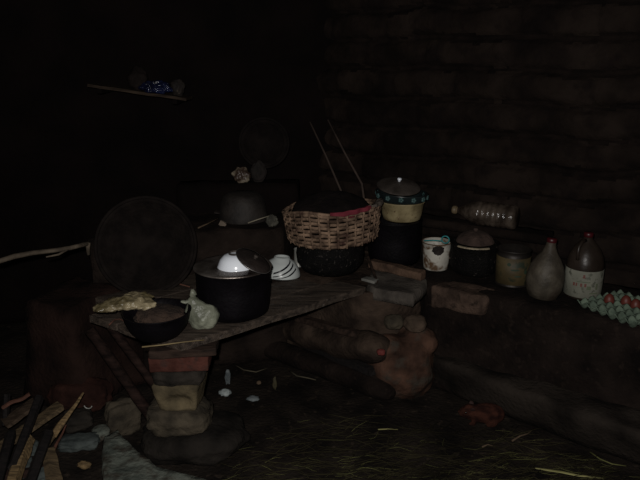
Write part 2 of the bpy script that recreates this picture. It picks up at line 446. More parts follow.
# ------------------------------------------------------------------ hearth in the corner
A, e1v, e2v = Vector((-.545, 2.29)), Vector((.764, .645)).normalized(), Vector((-.83, .55)).normalized()
def tb(a, b):
    p = A + e1v * a + e2v * b; return Vector((p.x, p.y))
def on_face(px, py, off=0.0):     # photograph point on the hearth's sloping front
    n = Vector((-.72, -.69, 0)); c = -2.16 + off
    d = ray(px, py); o = Vector((0, 0, CAMZ)); t = (c - o.dot(n)) / d.dot(n)
    return o + d * t
hearth = thing('adobe_hearth', 'low smoke-darkened earthen hearth in the room corner with rounded clay cheeks', 'hearth', (0, 3.1, 0))
hpoly = [Vector((-.32, 3.43)), Vector((-.08, 3.19)), Vector((.17, 2.955)), Vector((.37, 2.925)), Vector((.50, 3.03)), Vector((.55, 3.34)), Vector((.33, 3.66)), Vector((.05, 3.80)), Vector((-.25, 3.8)), Vector((-.55, 3.45))]
child('hearth_body', prism(bmesh.new(), hpoly, 0, TH - .03, amp=.014, freq=8, seed=5, step=.035, slope=.03), M_ADOBE, hearth)
# ashy slab in front of the bricks
spl = [Vector((at(366, 284, TH).x, at(366, 284, TH).y)), at(374, 288.5, TH).xy, at(413, 295, TH).xy, at(426, 284, TH).xy, at(432, 272, TH).xy, at(372, 264, TH).xy]
child('ash_slab', prism(bmesh.new(), spl, TH - .06, TH - .004, amp=.005, freq=14, seed=4, step=.025), M_ASH, hearth)
# cheeks either side of the fire mouth
bm = bmesh.new()
P0, P1 = on_face(262, 322, .0), on_face(372, 350, .02)
for i in range(40):
    k = i / 39; p = P0.lerp(P1, k); r = .080 + .022 * noise.noise(Vector((k * 5, 1, 0)))
    blob(bm, p + noise.noise_vector(Vector((k * 6, 2, 2))) * .02, (r * 1.2, r, r * .95), .10, 1.6, k * 2, 3)
fuse_o = fuse('cheek', bm, .012, M_ADOBE, hearth, 4); fuse_o.matrix_parent_inverse = Matrix.Translation(-hearth.location)
bm = bmesh.new()
P0, P1 = at(262, 344, .06), at(384, 391, .05)
for i in range(40):
    k = i / 39; p = P0.lerp(P1, k); r = .056 + .018 * noise.noise(Vector((k * 5, 7, 0)))
    blob(bm, p + noise.noise_vector(Vector((k * 6, 5, 2))) * .018, (r * 1.15, r, r), .10, 1.6, k * 2 + 20, 3)
o = fuse('cheek', bm, .012, M_BENCH, hearth, 4); o.matrix_parent_inverse = Matrix.Translation(-hearth.location)
bm = bmesh.new()
hc = at(403, 402, 0); hc.y += .12
blob(bm, (hc.x + .01, hc.y, .13), (.165, .14, .175), .16, 1.5, 2.2, 4)
blob(bm, (hc.x - .06, hc.y - .03, .235), (.105, .085, .075), .15, 1.7, 5.0, 4)
blob(bm, (hc.x + .085, hc.y + .01, .26), (.10, .085, .07), .15, 1.7, 6.0, 4)
blob(bm, (hc.x + .02, hc.y + .12, .24), (.15, .12, .12), .14, 1.7, 9.0, 4)
blob(bm, (hc.x, hc.y + .05, .05), (.17, .13, .09), .14, 1.7, 11.0, 4)
o = fuse('hob', bm, .011, M_CLAY, hearth, 3); o.matrix_parent_inverse = Matrix.Translation(-hearth.location)
o['label'] = 'rounded reddish clay lump'
# raised ledges at the back of the hearth
lp = [Vector((-1.15, 3.05)), Vector((-.72, 3.14)), Vector((-.2, 3.24)), Vector((-.16, 3.5)), Vector((-.16, 3.72)), Vector((-1.15, 3.62))]
child('back_ledge', prism(bmesh.new(), lp, 0, .75, amp=.016, freq=7, seed=11, step=.04, slope=.01), M_ADOBE if 0 else mat('ledge_adobe', (.006, .0042, .0035), (.019, .013, .0103), 7, .95, 0, .8, bumpscale=55, spec=.1), hearth)
lp = [Vector((-.82, 3.58)), Vector((-.12, 3.60)), Vector((-.12, 3.76)), Vector((-.82, 3.70))]
child('upper_ledge', prism(bmesh.new(), lp, .6, .92, amp=.012, freq=7, seed=13, step=.04), M_BLACKW, hearth)

# ------------------------------------------------------------------ plank table at the hearth front
table = thing('plank_table', 'greasy wooden plank counter on a masonry pier beside the hearth', 'table', (A.x, A.y, 0))
def plank(a0, a1, b0, b1, z0, z1, seed, m=M_PLANK, name='plank'):
    bm = bmesh.new()
    p00, p11 = tb(a0, b0), tb(a1, b1)
    L, W = (a1 - a0), (b1 - b0)
    tmp = bmesh.new(); bmesh.ops.create_cube(tmp, size=1)
    bmesh.ops.bevel(tmp, geom=tmp.edges[:], offset=.02, segments=2, affect='EDGES')
    bmesh.ops.subdivide_edges(tmp, edges=[e for e in tmp.edges if e.calc_length() > .5], cuts=14, use_grid_fill=True)
    mm = {}
    for v in tmp.verts:
        a, b = a0 + (v.co.x + .5) * L, b0 + (v.co.y + .5) * W
        q = tb(a, b); z = z0 + (v.co.z + .5) * (z1 - z0)
        w = noise.noise_vector(Vector((a * 5, b * 9, seed))) * .006
        mm[v] = bm.verts.new((q.x + w.x, q.y + w.y, z + w.z * .4))
    for f in tmp.faces: bm.faces.new([mm[v] for v in f.verts])
    tmp.free()
    o = child(name, bm, m, table, smooth=False); return o
plank(.012, 1.02, .012, .185, TH - .034, TH, 1)
plank(.0, .93, .193, .37, TH - .034, TH, 2)
plank(.0, .80, .378, .555, TH - .034, TH, 3)
plank(.16, .70, .563, .76, TH - .034, TH, 4)
# inclined rails seen under the left end
def rail(pa, pb, r, m):
    bm = bmesh.new(); n = 8
    pts = [pa.lerp(pb, i / n) + Vector((0, 0, .008 * noise.noise(Vector((i, r * 90, 0))))) for i in range(n + 1)]
    tube(bm, pts, [r * (1 + .15 * noise.noise(Vector((i * .7, r * 50, 2)))) for i in range(n + 1)], 8)
    return child('rail', bm, m, table)
rail(at(92, 322, .50) + Vector((.03, .06, 0)), at(166, 404, .16) + Vector((0, .02, 0)), .020, M_DARKWOOD)
rail(at(82, 334, .46) + Vector((.02, .04, 0)), at(150, 424, .10) + Vector((0, .04, 0)), .024, M_DARKWOOD)
rail(at(112, 322, .49) + Vector((0, .08, 0)), at(182, 378, .28) + Vector((0, .07, 0)), .018, M_DARKWOOD)

# pier under the front corner: timber, brick, stones
pc = Vector((-.572, 2.385))
qz = math.atan2(.05, 1)
def pier(name, label, cat, bm, m, smooth=True):
    o = link(name, bm, m, None, smooth); recentre(o); return tag(o, label, cat)
bm = bmesh.new(); rough_box(bm, (.27, .15, .034), (pc.x + .02, pc.y + .01, TH - .053), Quaternion((0, 0, 1), .08), amp=.006, seed=1, cuts=10)
pier('timber_block', 'brown wooden block between the counter planks and the red brick', 'timber', bm, M_BEAM, False)
bm = bmesh.new(); rough_box(bm, (.238, .12, .062), (pc.x + .005, pc.y, TH - .102), Quaternion((0, 0, 1), .05), amp=.005, seed=2, cuts=14, bev=.008)
pier('brick', 'red fired brick in the pier under the counter', 'brick', bm, M_BRICK)
bm = bmesh.new(); blob(bm, (pc.x - .005, pc.y + .005, TH - .163), (.112, .085, .036), .10, 1.8, 3, 4, square=.5)
pier('stone', 'dark rounded flat stone directly beneath the red brick', 'stone', bm, M_STONED)
# tan block with a hollow worn into its face
bm = bmesh.new(); rough_box(bm, (.19, .15, .125), (pc.x - .005, pc.y, TH - .248), Quaternion((0, 0, 1), -.06), amp=.010, freq=9, seed=4, cuts=18, bev=.016, taper=.82)
for v in bm.verts:
    d = Vector(((v.co.x - pc.x) / .058, (v.co.z - (TH - .262)) / .032))
    if v.co.y < pc.y - .02 and d.length < 1: v.co.y += .03 * (1 - d.length_squared)
pier('mud_block', 'tan tapered mud block with a round hollow in its face', 'block', bm, M_STONEL)
bm = bmesh.new(); blob(bm, (pc.x - .015, pc.y + .005, .168), (.135, .10, .062), .14, 1.8, 6, 4, square=.5)
pier('stone', 'brownish flat stone under the tan hollowed block', 'stone', bm, M_STONE)
bm = bmesh.new(); blob(bm, (pc.x + .03, pc.y + .03, .05), (.225, .16, .075), .12, 2.0, 8, 4, square=.3)
pier('foundation_stone', 'broad low dark stone at the foot of the pier', 'stone', bm, mat('blackened_stone', (.005, .0042, .0036), (.017, .0142, .0118), 9, .92, 0, .8, spec=.1))

# ------------------------------------------------------------------ things on the counter
def spot(px, ybot, rpx, z=TH, k=.33):
    return at(px, ybot - k * rpx, z)

# big pot with lid
p = spot(234.5, 323.5, 36)
R = .161
pot = thing('cooking_pot', 'large soot-black straight-sided cooking pot with flat lid on the plank counter', 'pot', p)
bm = bmesh.new()
lathe(bm, [(0, 0), (R * .80, 0), (R * .93, .012), (R * .97, .04), (R, .12), (R, .205), (R + .004, .208), (R + .004, .214), (R - .004, .214), (R - .006, .12), (R * .9, .02), (0, .015)], 56, .006)
link('pot_body', bm, M_SOOT, pot)
bm = bmesh.new()
lathe(bm, [(0, .224), (R * .4, .223), (R * .66, .219), (R * .70, .2215), (R * .92, .2165), (R + .006, .2165), (R + .009, .212), (R + .006, .2095), (R * .5, .215), (0, .217)], 56)
link('lid', bm, M_ALU, pot)
for s in (-1, 1):
    bm = bmesh.new()
    tube(bm, [(s * R, -.035, .17), (s * (R + .025), -.03, .172), (s * (R + .03), 0, .173), (s * (R + .025), .03, .172), (s * R, .035, .17)], .006, 8)
    if s == 1: link('side_handle', bm, M_SOOT, pot)
    else: bm.free()
pot.rotation_euler.z = .8

# white bowl upside down on the lid
LZ = p.z + .2235
bp = at(236, 265.5, LZ); 
bowl = thing('enamel_bowl', 'plain white bowl upside down on the big pot lid', 'bowl', (bp.x, bp.y, LZ - .004))
br = .077
bb_ = link('bowl_body', lathe(bmesh.new(), [(r_, z_ * .80) for r_, z_ in [(br + .002, 0), (br + .003, .003), (br, .006), (br * .97, .018), (br * .86, .042), (br * .64, .063), (br * .40, .071), (br * .38, .071), (0, .070), (0, .067), (br * .6, .058), (br * .8, .04), (br * .93, .016), (br * .97, 0)]], 48), M_ENAMEL, bowl)
link('foot_ring', lathe(bmesh.new(), [(br * .40, .055), (br * .385, .064), (br * .34, .064), (br * .33, .056)], 40), M_ALUD, bb_)
# small dark lid leaning on it
lc = at(255, 267.0, LZ) + Vector((.005, .0, .0))
sl = thing('saucepan_cover', 'small dark pan lid with bright rim leaning on the white bowl', 'lid', at(253.5, 260.5, LZ + .048))
n = Vector((.20, -.62, .80)).normalized()
sl.rotation_mode = 'QUATERNION'
qq = Vector((0, 0, 1)).rotation_difference(Vector((.50, -.15, .83)).normalized()); sl.rotation_quaternion = qq
rl = .080
lp_ = link('lid_plate', lathe(bmesh.new(), [(0, .012), (rl * .3, .0115), (rl * .7, .007), (rl, 0), (rl, -.003), (rl * .7, .004), (0, .009)], 44), M_SOOTR, sl)
link('rim', ring_bm(rl, .0014, -.001, 48, 6), M_WIRE, lp_)
link('knob', lathe(bmesh.new(), [(0, .028), (.008, .027), (.010, .022), (.006, .016), (.006, .011)], 20), M_ALUD, lp_)

# striped bowl upside down behind the pot
sp = at(281, 275, TH)
sb = thing('enamel_bowl', 'white bowl with dark curved stripes, upside down on planks behind the big pot', 'bowl', sp, rot=(radians(-3), radians(4), 0))
R2 = .099
prof = [(R2, 0.002), (R2 + .001, .006), (R2 * .975, .022), (R2 * .87, .048), (R2 * .66, .075), (R2 * .42, .090)]
bm = lathe(bmesh.new(), [(R2 - .003, .002)] + prof + [(R2 * .40, .099), (R2 * .36, .099), (R2 * .35, .091), (0, .090)], 48)
sbb = link('bowl_body', bm, M_ENAMELD, sb)
def prof_at(t):
    k = t * (len(prof) - 1); i = min(int(k), len(prof) - 2); f = k - i
    return prof[i][0] + (prof[i + 1][0] - prof[i][0]) * f, prof[i][1] + (prof[i + 1][1] - prof[i][1]) * f
for q in range(3):
    bm = bmesh.new(); prev = None
    for i in range(33):
        k = i / 32; th = radians(-112) + k * 1.45
        t0 = .12 + .50 * k ** 1.1 + .17 * q
        w = .032
        pr = []
        for dt in (-w, w):
            r, z = prof_at(max(0, min(1, t0 + dt))); pr.append(bm.verts.new(((r + .0012) * cos(th), (r + .0012) * sin(th), z)))
        if prev: bm.faces.new((prev[0], pr[0], pr[1], prev[1]))
        prev = pr
    o = link('stripe', bm, M_NAVY, sbb); o['label'] = 'dark painted stripe'

# tin can behind it (bright edge)
tp = atY(294, 262, 3.0); tp = at(298, 268, TH)
t = thing('tin_can', 'small shiny open tin can standing behind the striped bowl', 'can', tp + Vector((0, .03, 0)))
link('can_body', lathe(bmesh.new(), [(0, .002), (.021, .002), (.023, 0), (.023, .004), (.0215, .006), (.0215, .095), (.023, .097), (.023, .100), (.021, .100), (.020, .095), (.020, .006), (0, .005)], 36), M_STEEL, t)

# black bowl
p = spot(158.5, 344, 21, k=.36)
bw = thing('bowl', 'black round-bottomed bowl at the front end of the counter', 'bowl', p)
R3 = .134; bw.scale = (1, 1, .90)
link('bowl_body', lathe(bmesh.new(), [(0, 0), (R3 * .48, .001), (R3 * .66, .016), (R3 * .84, .05), (R3 * .95, .09), (R3, .122), (R3 + .003, .126), (R3 - .003, .126), (R3 * .91, .09), (R3 * .8, .055), (R3 * .6, .02), (0, .008)], 52, .01), M_SOOT, bw)
# clay-brown crust inside
bm = bmesh.new(); blob(bm, (p.x + .012, p.y + .02, p.z + .082), (.100, .078, .038), .22, 2.4, 4, 4)
o = tag(recentre(link('leftover_food', bm, M_CRUST)), 'brown crusty leftover food lump inside the black bowl', 'food')
# crumpled plastic bag draped over the rim
bm = bmesh.new()
base = at(128, 305.5, TH + .116)
for (dx, dy, dz, rx, ry, rz, sd) in ((-.085, -.012, -.004, .050, .040, .017, 1), (-.050, .0, .006, .052, .045, .024, 2), (-.012, -.004, .012, .052, .046, .027, 3), (.026, .006, .012, .050, .048, .026, 4), (.064, .0, .004, .046, .040, .018, 5), (.03, .045, .018, .055, .040, .020, 6), (.088, -.004, -.004, .028, .030, .012, 7)):
    blob(bm, (base.x + dx, base.y + dy, base.z + dz), (rx, ry, rz), .42, 2.2, sd * 1.7, 4)
tag(recentre(fuse('plastic_bag', bm, .0045, M_BAGY, None, 1)), 'crumpled yellowish plastic bag draped over the left rim of the black bowl', 'bag')

# knotted bag
p = at(203, 328, TH)
kb = thing('plastic_bag', 'pale greenish knotted plastic bag standing between black bowl and big pot', 'bag', p)
bm = bmesh.new()
S = Vector((0, 0, 0))
blob(bm, (.004, .0, .052), (.066, .05, .054), .16, 1.9, 3, 4)
blob(bm, (-.022, .0, .085), (.046, .038, .040), .16, 2.0, 5, 4)
blob(bm, (-.034, 0, .115), (.026, .024, .026), .12, 2.4, 7, 3)
o = fuse('bag_body', bm, .006, M_BAG, kb, 3)
for e, (v, w) in enumerate(((Vector((-.035, .0, .165)), .012), (Vector((-.082, -.012, .122)), .012))):
    bm = bmesh.new(); s0 = Vector((-.034, 0, .118))
    pts = [s0.lerp(v, k / 6) + noise.noise_vector(Vector((k * .7, e * 3, 1))) * .007 for k in range(7)]
    tube(bm, pts, [.011, .010, .011, .013, .014, .012, .006], 9, .5)
    link('tied_end', bm, M_BAG, kb)

# straw lying along the counter edge, twigs
def twig(name, label, cat, pts, r, m, group=None):
    rr = r if isinstance(r, list) else [r * (1 - .45 * i / (len(pts) - 1)) for i in range(len(pts))]
    o = link(name, tube(bmesh.new(), pts, rr, 7), m); recentre(o)
    return tag(o, label, cat, group)
twig('straw', 'tan straw lying along the front edge of the counter', 'straw', [at(142, 347, TH + .004), at(162, 345, TH + .005), at(184, 342, TH + .004), at(204, 340, TH + .004)], .0032, mat('tan_straw', (.13, .095, .045), (.26, .20, .10), 9, .7, 0, 0))
twig('twig', 'thin reddish forked twig behind the black bowl and before the big disc', 'twig', [at(166, 281, TH + .006), at(176, 283, TH + .012), at(190, 287, TH + .006)], .005, M_STICKR)
twig('twig', 'short curled reddish twig on the plank left of the black bowl', 'twig', [at(109, 325, TH + .005), at(114, 320, TH + .010), at(120, 319, TH + .006), at(125, 322, TH + .004)], .0035, M_STICKR)

# large disc (winnowing basket) leaning at the back
def tray_basket(name, label, cat, c, Rr, normal, m, dished=.05, group=None, spirals=13):
    t = thing(name, label, cat, c); t.rotation_mode = 'QUATERNION'
    t.rotation_quaternion = Vector((0, 0, 1)).rotation_difference(Vector(normal).normalized())
    bm = bmesh.new()
    pr = [(0, -dished)]
    for i in range(1, spirals + 1):
        k0, k1 = (i - .5) / spirals, i / spirals
        pr += [((Rr - .006) * k0, -dished * (1 - k0 ** 3) + .0035), ((Rr - .006) * k1, -dished * (1 - k1 ** 3))]
    lathe(bm, pr + [(Rr - .006, -.004), (0, -dished - .005)], 56, .008)
    link('woven_base', bm, m, t)
    link('rim', ring_bm(Rr, .0085, 0, 56, 8), m, t)
    return t
dc = atY(146, 246, 2.97)
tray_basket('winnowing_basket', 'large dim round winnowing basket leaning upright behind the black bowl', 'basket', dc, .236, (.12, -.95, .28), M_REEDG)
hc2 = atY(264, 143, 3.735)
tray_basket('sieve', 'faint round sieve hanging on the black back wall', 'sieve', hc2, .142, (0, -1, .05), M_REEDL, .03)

# ------------------------------------------------------------------ hearth top: basket on a pot
p = spot(330, 281.5, 34)
hp = thing('cooking_pot', 'sooty round-bellied pot under the woven basket', 'pot', p)
R4 = .178
link('pot_body', lathe(bmesh.new(), [(0, 0), (R4 * .6, .0), (R4 * .82, .018), (R4 * .97, .055), (R4, .10), (R4 * .96, .145), (R4 * .90, .175), (R4 * .95, .186), (R4 * .92, .19), (R4 * .86, .178), (R4 * .9, .12), (R4 * .8, .03), (0, .012)], 52, .012), M_SOOTB, hp)
link('rim', ring_bm(R4 * .945, .0035, .187, 56, 8), M_ALUD, hp)

BZ = p.z + .190
bk = thing('woven_basket', 'brown woven reed basket with sagging rim and pink cloth over it', 'basket', (p.x + .014, p.y - .02, BZ), rot=(radians(1), radians(-3), .1))
RB, RT, HB = .224, .248, .192
NS = 34
def rimz(a):      # the rim sags in front, stands up at the right
    return HB + .004 * cos(a - .2) + .007 * cos(3 * a + .6) - .012 * math.exp(-(((a - radians(262)) / .35) ** 2)) - .05 * max(0, sin(a)) - .032 * abs(cos(a)) ** 3
rows = 9
bm = bmesh.new()
for q in range(rows):
    seg = NS * 4; g = []
    for k in range(seg):
        a = 2 * pi * k / seg
        zt = rimz(a); z = zt * (q + .5) / rows
        hh = zt / rows * .37
        t_ = z / HB
        rr = RB + (RT - RB) * min(1, t_) ** .7 + .0055 * cos(NS / 2 * a + pi * q) + .004 * noise.noise(Vector((cos(a) * 2, sin(a) * 2, q)))
        if q == 0: rr -= .008
        g.append([bm.verts.new((cos(a) * (rr + dr), sin(a) * (rr + dr), z + dz)) for dr, dz in ((.0026, -hh), (.0038, 0), (.0026, hh), (-.0018, hh), (-.0018, -hh))])
    for k in range(seg):
        X, Y = g[k], g[(k + 1) % seg]
        for u in range(5): bm.faces.new((X[u], Y[u], Y[(u + 1) % 5], X[(u + 1) % 5]))
link('weave', bm, M_REED, bk)
bm = bmesh.new()
for k in range(NS):
    a = 2 * pi * (k + .5) / NS
    zt = rimz(a)
    pts = []
    for q in range(rows + 1):
        z = zt * q / rows + .002; t_ = z / HB
        rr = RB + (RT - RB) * min(1, t_) ** .7 + .0035 + .003 * cos(pi * q + pi * k)
        pts.append((cos(a) * rr, sin(a) * rr, z))
    tube(bm, pts, .0062, 5, .5)
link('stakes', bm, M_REED, bk)
link('base', lathe(bmesh.new(), [(0, .004), (RB - .01, .004), (RB - .004, .008), (RB - .01, .012), (0, .012)], 48), M_REEDD, bk)
bm = bmesh.new(); g = []
for k in range(96):
    a = 2 * pi * k / 96; z = rimz(a) + .003; rr = RT + .002 * sin(24 * a)
    g.append([bm.verts.new((cos(a) * (rr + .008 * cos(2 * pi * q / 8)), sin(a) * (rr + .008 * cos(2 * pi * q / 8)), z + .0075 * sin(2 * pi * q / 8))) for q in range(8)])
for k in range(96):
    X, Y = g[k], g[(k + 1) % 96]
    for q in range(8): bm.faces.new((X[q], Y[q], Y[(q + 1) % 8], X[(q + 1) % 8]))
link('rim', bm, M_REED, bk)

bm = bmesh.new(); blob(bm, (0, .045, .115), (.205, .165, .115), .12, 2.0, 31, 4)  # dark lump added inside the basket so its interior reads dark
sk = link('sack', bm, mat('basket_dark_fill', (.0035, .0026, .0026), (.009, .0065, .006), 14, .95, 0, .6, spec=.1))
sk.matrix_world = Matrix.Translation(bk.location) @ bk.rotation_euler.to_matrix().to_4x4()
tag(sk, 'black mound added to darken the inside of the woven basket', 'sack')
# pink cloth over the front right of the rim
def cloth_over(name, label, a0, a1, m, inner, outer, seed, cat='cloth', lift=.004):
    bm = bmesh.new(); g = []
    n1, n2 = 36, 16
    for i in range(n1 + 1):
        k = i / n1; a = a0 + (a1 - a0) * k
        row = []
        for j in range(n2 + 1):
            s = j / n2
            env = .55 + .45 * sin(pi * k) + .2 * noise.noise(Vector((k * 5, seed, 0)))
            if s < .5:     # inside, hanging down
                t = 1 - s / .5; rr = RT - .010 - .02 * t; z = rimz(a) + .013 - inner * t * env
            else:
                t = (s - .5) / .5; rr = RT + .012 + .002 * t; z = rimz(a) + .013 - outer * t * env
            rr += .0035 * sin(k * 22 + seed); z += .004 * noise.noise(Vector((k * 7, s * 4, seed)))
            q = Vector((cos(a) * rr, sin(a) * rr, z + lift)); row.append(bm.verts.new(q))
        g.append(row)
    for i in range(n1):
        for j in range(n2): bm.faces.new((g[i][j], g[i + 1][j], g[i + 1][j + 1], g[i][j + 1]))
    o = link(name, bm, m); md = o.modifiers.new('t', 'SOLIDIFY'); md.thickness = .003
    o.matrix_world = Matrix.Translation(bk.location) @ bk.rotation_euler.to_matrix().to_4x4()
    return tag(o, label, cat)
cloth_over('cloth', 'pink cloth hanging over the front right rim of the woven basket', radians(262), radians(312), M_PINK, .055, .024, 2)
cloth_over('cloth', 'dull grey-brown rag over the right rim of the woven basket', radians(314), radians(364), M_GREYCLOTH, .05, .018, 5)

# ------------------------------------------------------------------ stack against the right wall
p = spot(393, 266, 26)
p = Vector((p.x - .0, min(p.y, 3.40), TH))
bp = thing('cooking_pot', 'tall black pot at the bottom of the stack holding up the cream basin', 'pot', p)
R5 = .147
link('pot_body', lathe(bmesh.new(), [(0, 0), (R5 * .8, 0), (R5 * .93, .012), (R5 * .98, .05), (R5, .12), (R5, .230), (R5 + .004, .235), (R5 - .004, .237), (R5 - .008, .12), (R5 * .88, .02), (0, .014)], 48, .008), M_SOOT, bp)
zc = TH + .211
cp = Vector((p.x + .035, p.y - .005, zc))
cb = thing('basin', 'cream enamel basin set on the tall black pot', 'basin', cp)
R6 = .118
link('basin_body', lathe(bmesh.new(), [(0, 0.026), (R6 * .80, .026), (R6 * .86, .032), (R6 * .92, .06), (R6, .120), (R6 + .006, .126), (R6 + .002, .129), (R6 - .006, .122), (R6 * .88, .06), (R6 * .8, .036), (0, .032)], 48, .008), M_CREAM, cb)
fp = Vector((cp.x - .010, cp.y, zc + .078))
fb = thing('bowl', 'dark bowl with teal flower marks nested in the cream basin', 'bowl', fp, rot=(0, radians(3), 0))
R7 = .142
fbb = link('bowl_body', lathe(bmesh.new(), [(0, 0), (R7 * .5, .0), (R7 * .62, .02), (R7 * .80, .048), (R7 * .95, .062), (R7 * .985, .092), (R7, .098), (R7 - .006, .099), (R7 * .93, .068), (R7 * .76, .05), (0, .006)], 52), M_TEALD, fb)
for k, a in enumerate((200, 232, 262, 290, 318, 345, 20, 60, 110, 160)):
    bm = bmesh.new(); a = radians(a)
    rr = R7 * .968 + .0015
    u = Vector((-sin(a), cos(a), 0)); nn = Vector((cos(a), sin(a), -.1)).normalized(); w = Vector((0, 0, 1))
    for j in range(5):
        th = 2 * pi * j / 5; c = Vector((cos(a) * rr, sin(a) * rr, .079)) + u * cos(th) * .008 + w * sin(th) * .0075
        blob(bm, c, (.0075, .0075, .0075), .05, 2, j, 2)
    o = link('flower', bm, M_TEAL, fbb)
ll = thing('pot_lid', 'domed tarnished metal lid on top of the dark flowered bowl', 'lid', (fp.x - .012, fp.y + .012, fp.z + .124), rot=(radians(13), radians(4), 0))
R8 = .118
lp_ = link('lid_plate', lathe(bmesh.new(), [(0, .030), (R8 * .25, .029), (R8 * .6, .023), (R8 * .85, .014), (R8, .004), (R8 + .002, 0), (R8 - .002, -.001), (R8 * .8, .009), (0, .025)], 48), M_ALUD, ll)
link('knob', lathe(bmesh.new(), [(0, .050), (.009, .049), (.012, .044), (.008, .036), (.006, .029)], 20), M_ENAMEL, lp_)

# ------------------------------------------------------------------ bricks by the slab
ba, bb = at(371, 268, TH), at(424, 281, TH)
mid = (ba + bb) / 2
bm = bmesh.new(); rough_box(bm, ((bb - ba).length, .055, .045), (mid.x, mid.y + .02, TH + .021), Quaternion((0, 0, 1), math.atan2(bb.y - ba.y, bb.x - ba.x)), amp=.007, cuts=18, bev=.009)
tag(recentre(link('brick', bm, mat('brown_mud_brick', (.045, .028, .020), (.11, .068, .046), 14, .95, 0, .6, spec=.1))), 'long brown mud brick lying at the back of the ashy slab', 'brick')
bm = bmesh.new(); rough_box(bm, (.012, .03, .19), (0, 0, 0), None, amp=.002, cuts=8, bev=.003)
o = link('wood_strip', bm, M_BEAM, smooth=False); tag(o, 'narrow leaning wooden strip beside the sooty basket pot', 'strip')
pa, pb = at(377, 283, TH + .003), at(368, 258, TH + .07) ; pa.y -= .0
o.location = (pa + pb) / 2 + Vector((0, 0, .004)); o.rotation_mode = 'QUATERNION'; o.rotation_quaternion = Vector((0, 0, 1)).rotation_difference((pb - pa).normalized()); o.scale = (1, .5, (pb - pa).length / .19)
bm = bmesh.new(); sa = at(370, 280, TH + .012); rough_box(bm, (.075, .05, .014), sa, Quaternion((0, 0, 1), -.6), amp=.004, cuts=8, bev=.004)
tag(recentre(link('stone_flake', bm, mat('pale_grey_stone', (.08, .078, .07), (.16, .155, .14), 12, .8, 0, .4))), 'pale grey stone flake left of the ashy slab', 'stone')

# round stones on the hob
hz = .335
for k, (px, py, rx, lab, m, sd) in enumerate(((394.5, 329, 10.5, 'smaller grey rounded stone, left of a pair above the clay lump', M_STONE, 3), (416, 331, 12, 'larger brownish rounded stone, right of a pair above the clay lump', mat('brown_stone', (.035, .025, .018), (.085, .06, .043), 12, .92, 0, .5, spec=.1), 6))):
    q = at(px, py, hz + .02); r = rx / 640 * 3.0
    bm = bmesh.new(); blob(bm, (q.x, q.y + .04, hz + .042), (r, r * .9, r * .72), .12, 1.6, sd, 4, square=.12)
    tag(recentre(link('stone', bm, m)), lab, 'stone')
q = at(381, 352, .30); bm = bmesh.new(); blob(bm, (q.x, q.y - .0, q.z), (.020, .016, .014), .2, 2, 2, 3, square=.4)
tag(recentre(link('clay_fragment', bm, M_REDCHIP)), 'bright red fragment at the left tip of the clay lump', 'fragment')
# half burnt log in the fire mouth
wood('firewood_log', 'half burnt log lying along the fire mouth beside the clay lump', 'log', on_face(298, 318, .06), on_face(356, 334, .07), .05, .045, M_BEAM, 71)
wood('firewood_stick', 'charred stick deep in the dark fire mouth', 'firewood', on_face(306, 344, .03), on_face(372, 372, .05), .045, .045, M_CHAR, 72)

# ------------------------------------------------------------------ things on the bench
# chipped enamel mug
p = spot(435.5, 272.5, 14); 
mg = thing('enamel_mug', 'chipped white enamel mug with rust stains on the bench', 'mug', p, -1.4)
R9 = .076
mb_ = link('mug_body', lathe(bmesh.new(), [(0, .0), (R9 * .80, .0), (R9 * .84, .005), (R9 * .88, .03), (R9 * .97, .12), (R9, .143), (R9 + .003, .147), (R9 - .002, .149), (R9 * .93, .12), (R9 * .82, .01), (0, .007)], 44, .006), M_RUSTY, mg)
bm = bmesh.new(); ring_bm(R9 + .001, .003, .147, 48, 8, bm=bm); link('rim', bm, M_RUST, mb_)
# chip: bare black patch on the front, built as a shallow patch following the wall
bm = bmesh.new(); g = []
for i in range(13):
    row = []
    for j in range(9):
        th = (i - 6) / 6; ze = (j - 4) / 4
        sc = 1 + .25 * noise.noise(Vector((i * .6, j * .5, 2)))
        x, y = th * sqrt(1 - ze * ze / 2) * sc, ze * sqrt(1 - th * th / 2) * sc
        a = radians(-13) + x * .42; z = .118 + y * .026
        r = R9 * (.88 + .09 * (z - .03) / .09) + .0022
        row.append(bm.verts.new((r * cos(a), r * sin(a), z)))
    g.append(row)
for i in range(12):
    for j in range(8): bm.faces.new((g[i][j], g[i + 1][j], g[i + 1][j + 1], g[i][j + 1]))
o = link('chipped_patch', bm, M_SOOTR, mb_); o['label'] = 'dark bare patch where enamel is gone'
bm = bmesh.new()
tube(bm, [(R9 * -.3, R9 * .92, .115), (R9 * -.35, R9 * 1.3, .112), (R9 * -.38, R9 * 1.5, .08), (R9 * -.35, R9 * 1.3, .045), (R9 * -.3, R9 * .88, .04)], .006, 8)
link('mug_handle', bm, M_RUSTY, mg)
# teal spoon across the mug
mz = p.z + .154
q0, q1 = Vector((p.x - .07, p.y - .01, mz)), Vector((p.x + .018, p.y - .03, mz + .004))
tsp = thing('spoon', 'teal spoon with a loop end lying across the chipped mug', 'spoon', (p.x, p.y, mz))
bm = bmesh.new(); tube(bm, [q0 - tsp.location, (q0 + q1) / 2 - tsp.location + Vector((0, 0, .003)), q1 - tsp.location], .0035, 8)
link('spoon_handle', bm, M_TEALP, tsp)
bm = ring_bm(.0195, .0034, 0, 28, 8); bmesh.ops.rotate(bm, cent=(0, 0, 0), matrix=Matrix.Rotation(radians(55), 3, 'X'), verts=bm.verts[:]); bmesh.ops.translate(bm, vec=q1 - tsp.location + Vector((.02, -.002, .008)), verts=bm.verts[:])
link('loop', bm, M_TEALP, tsp)

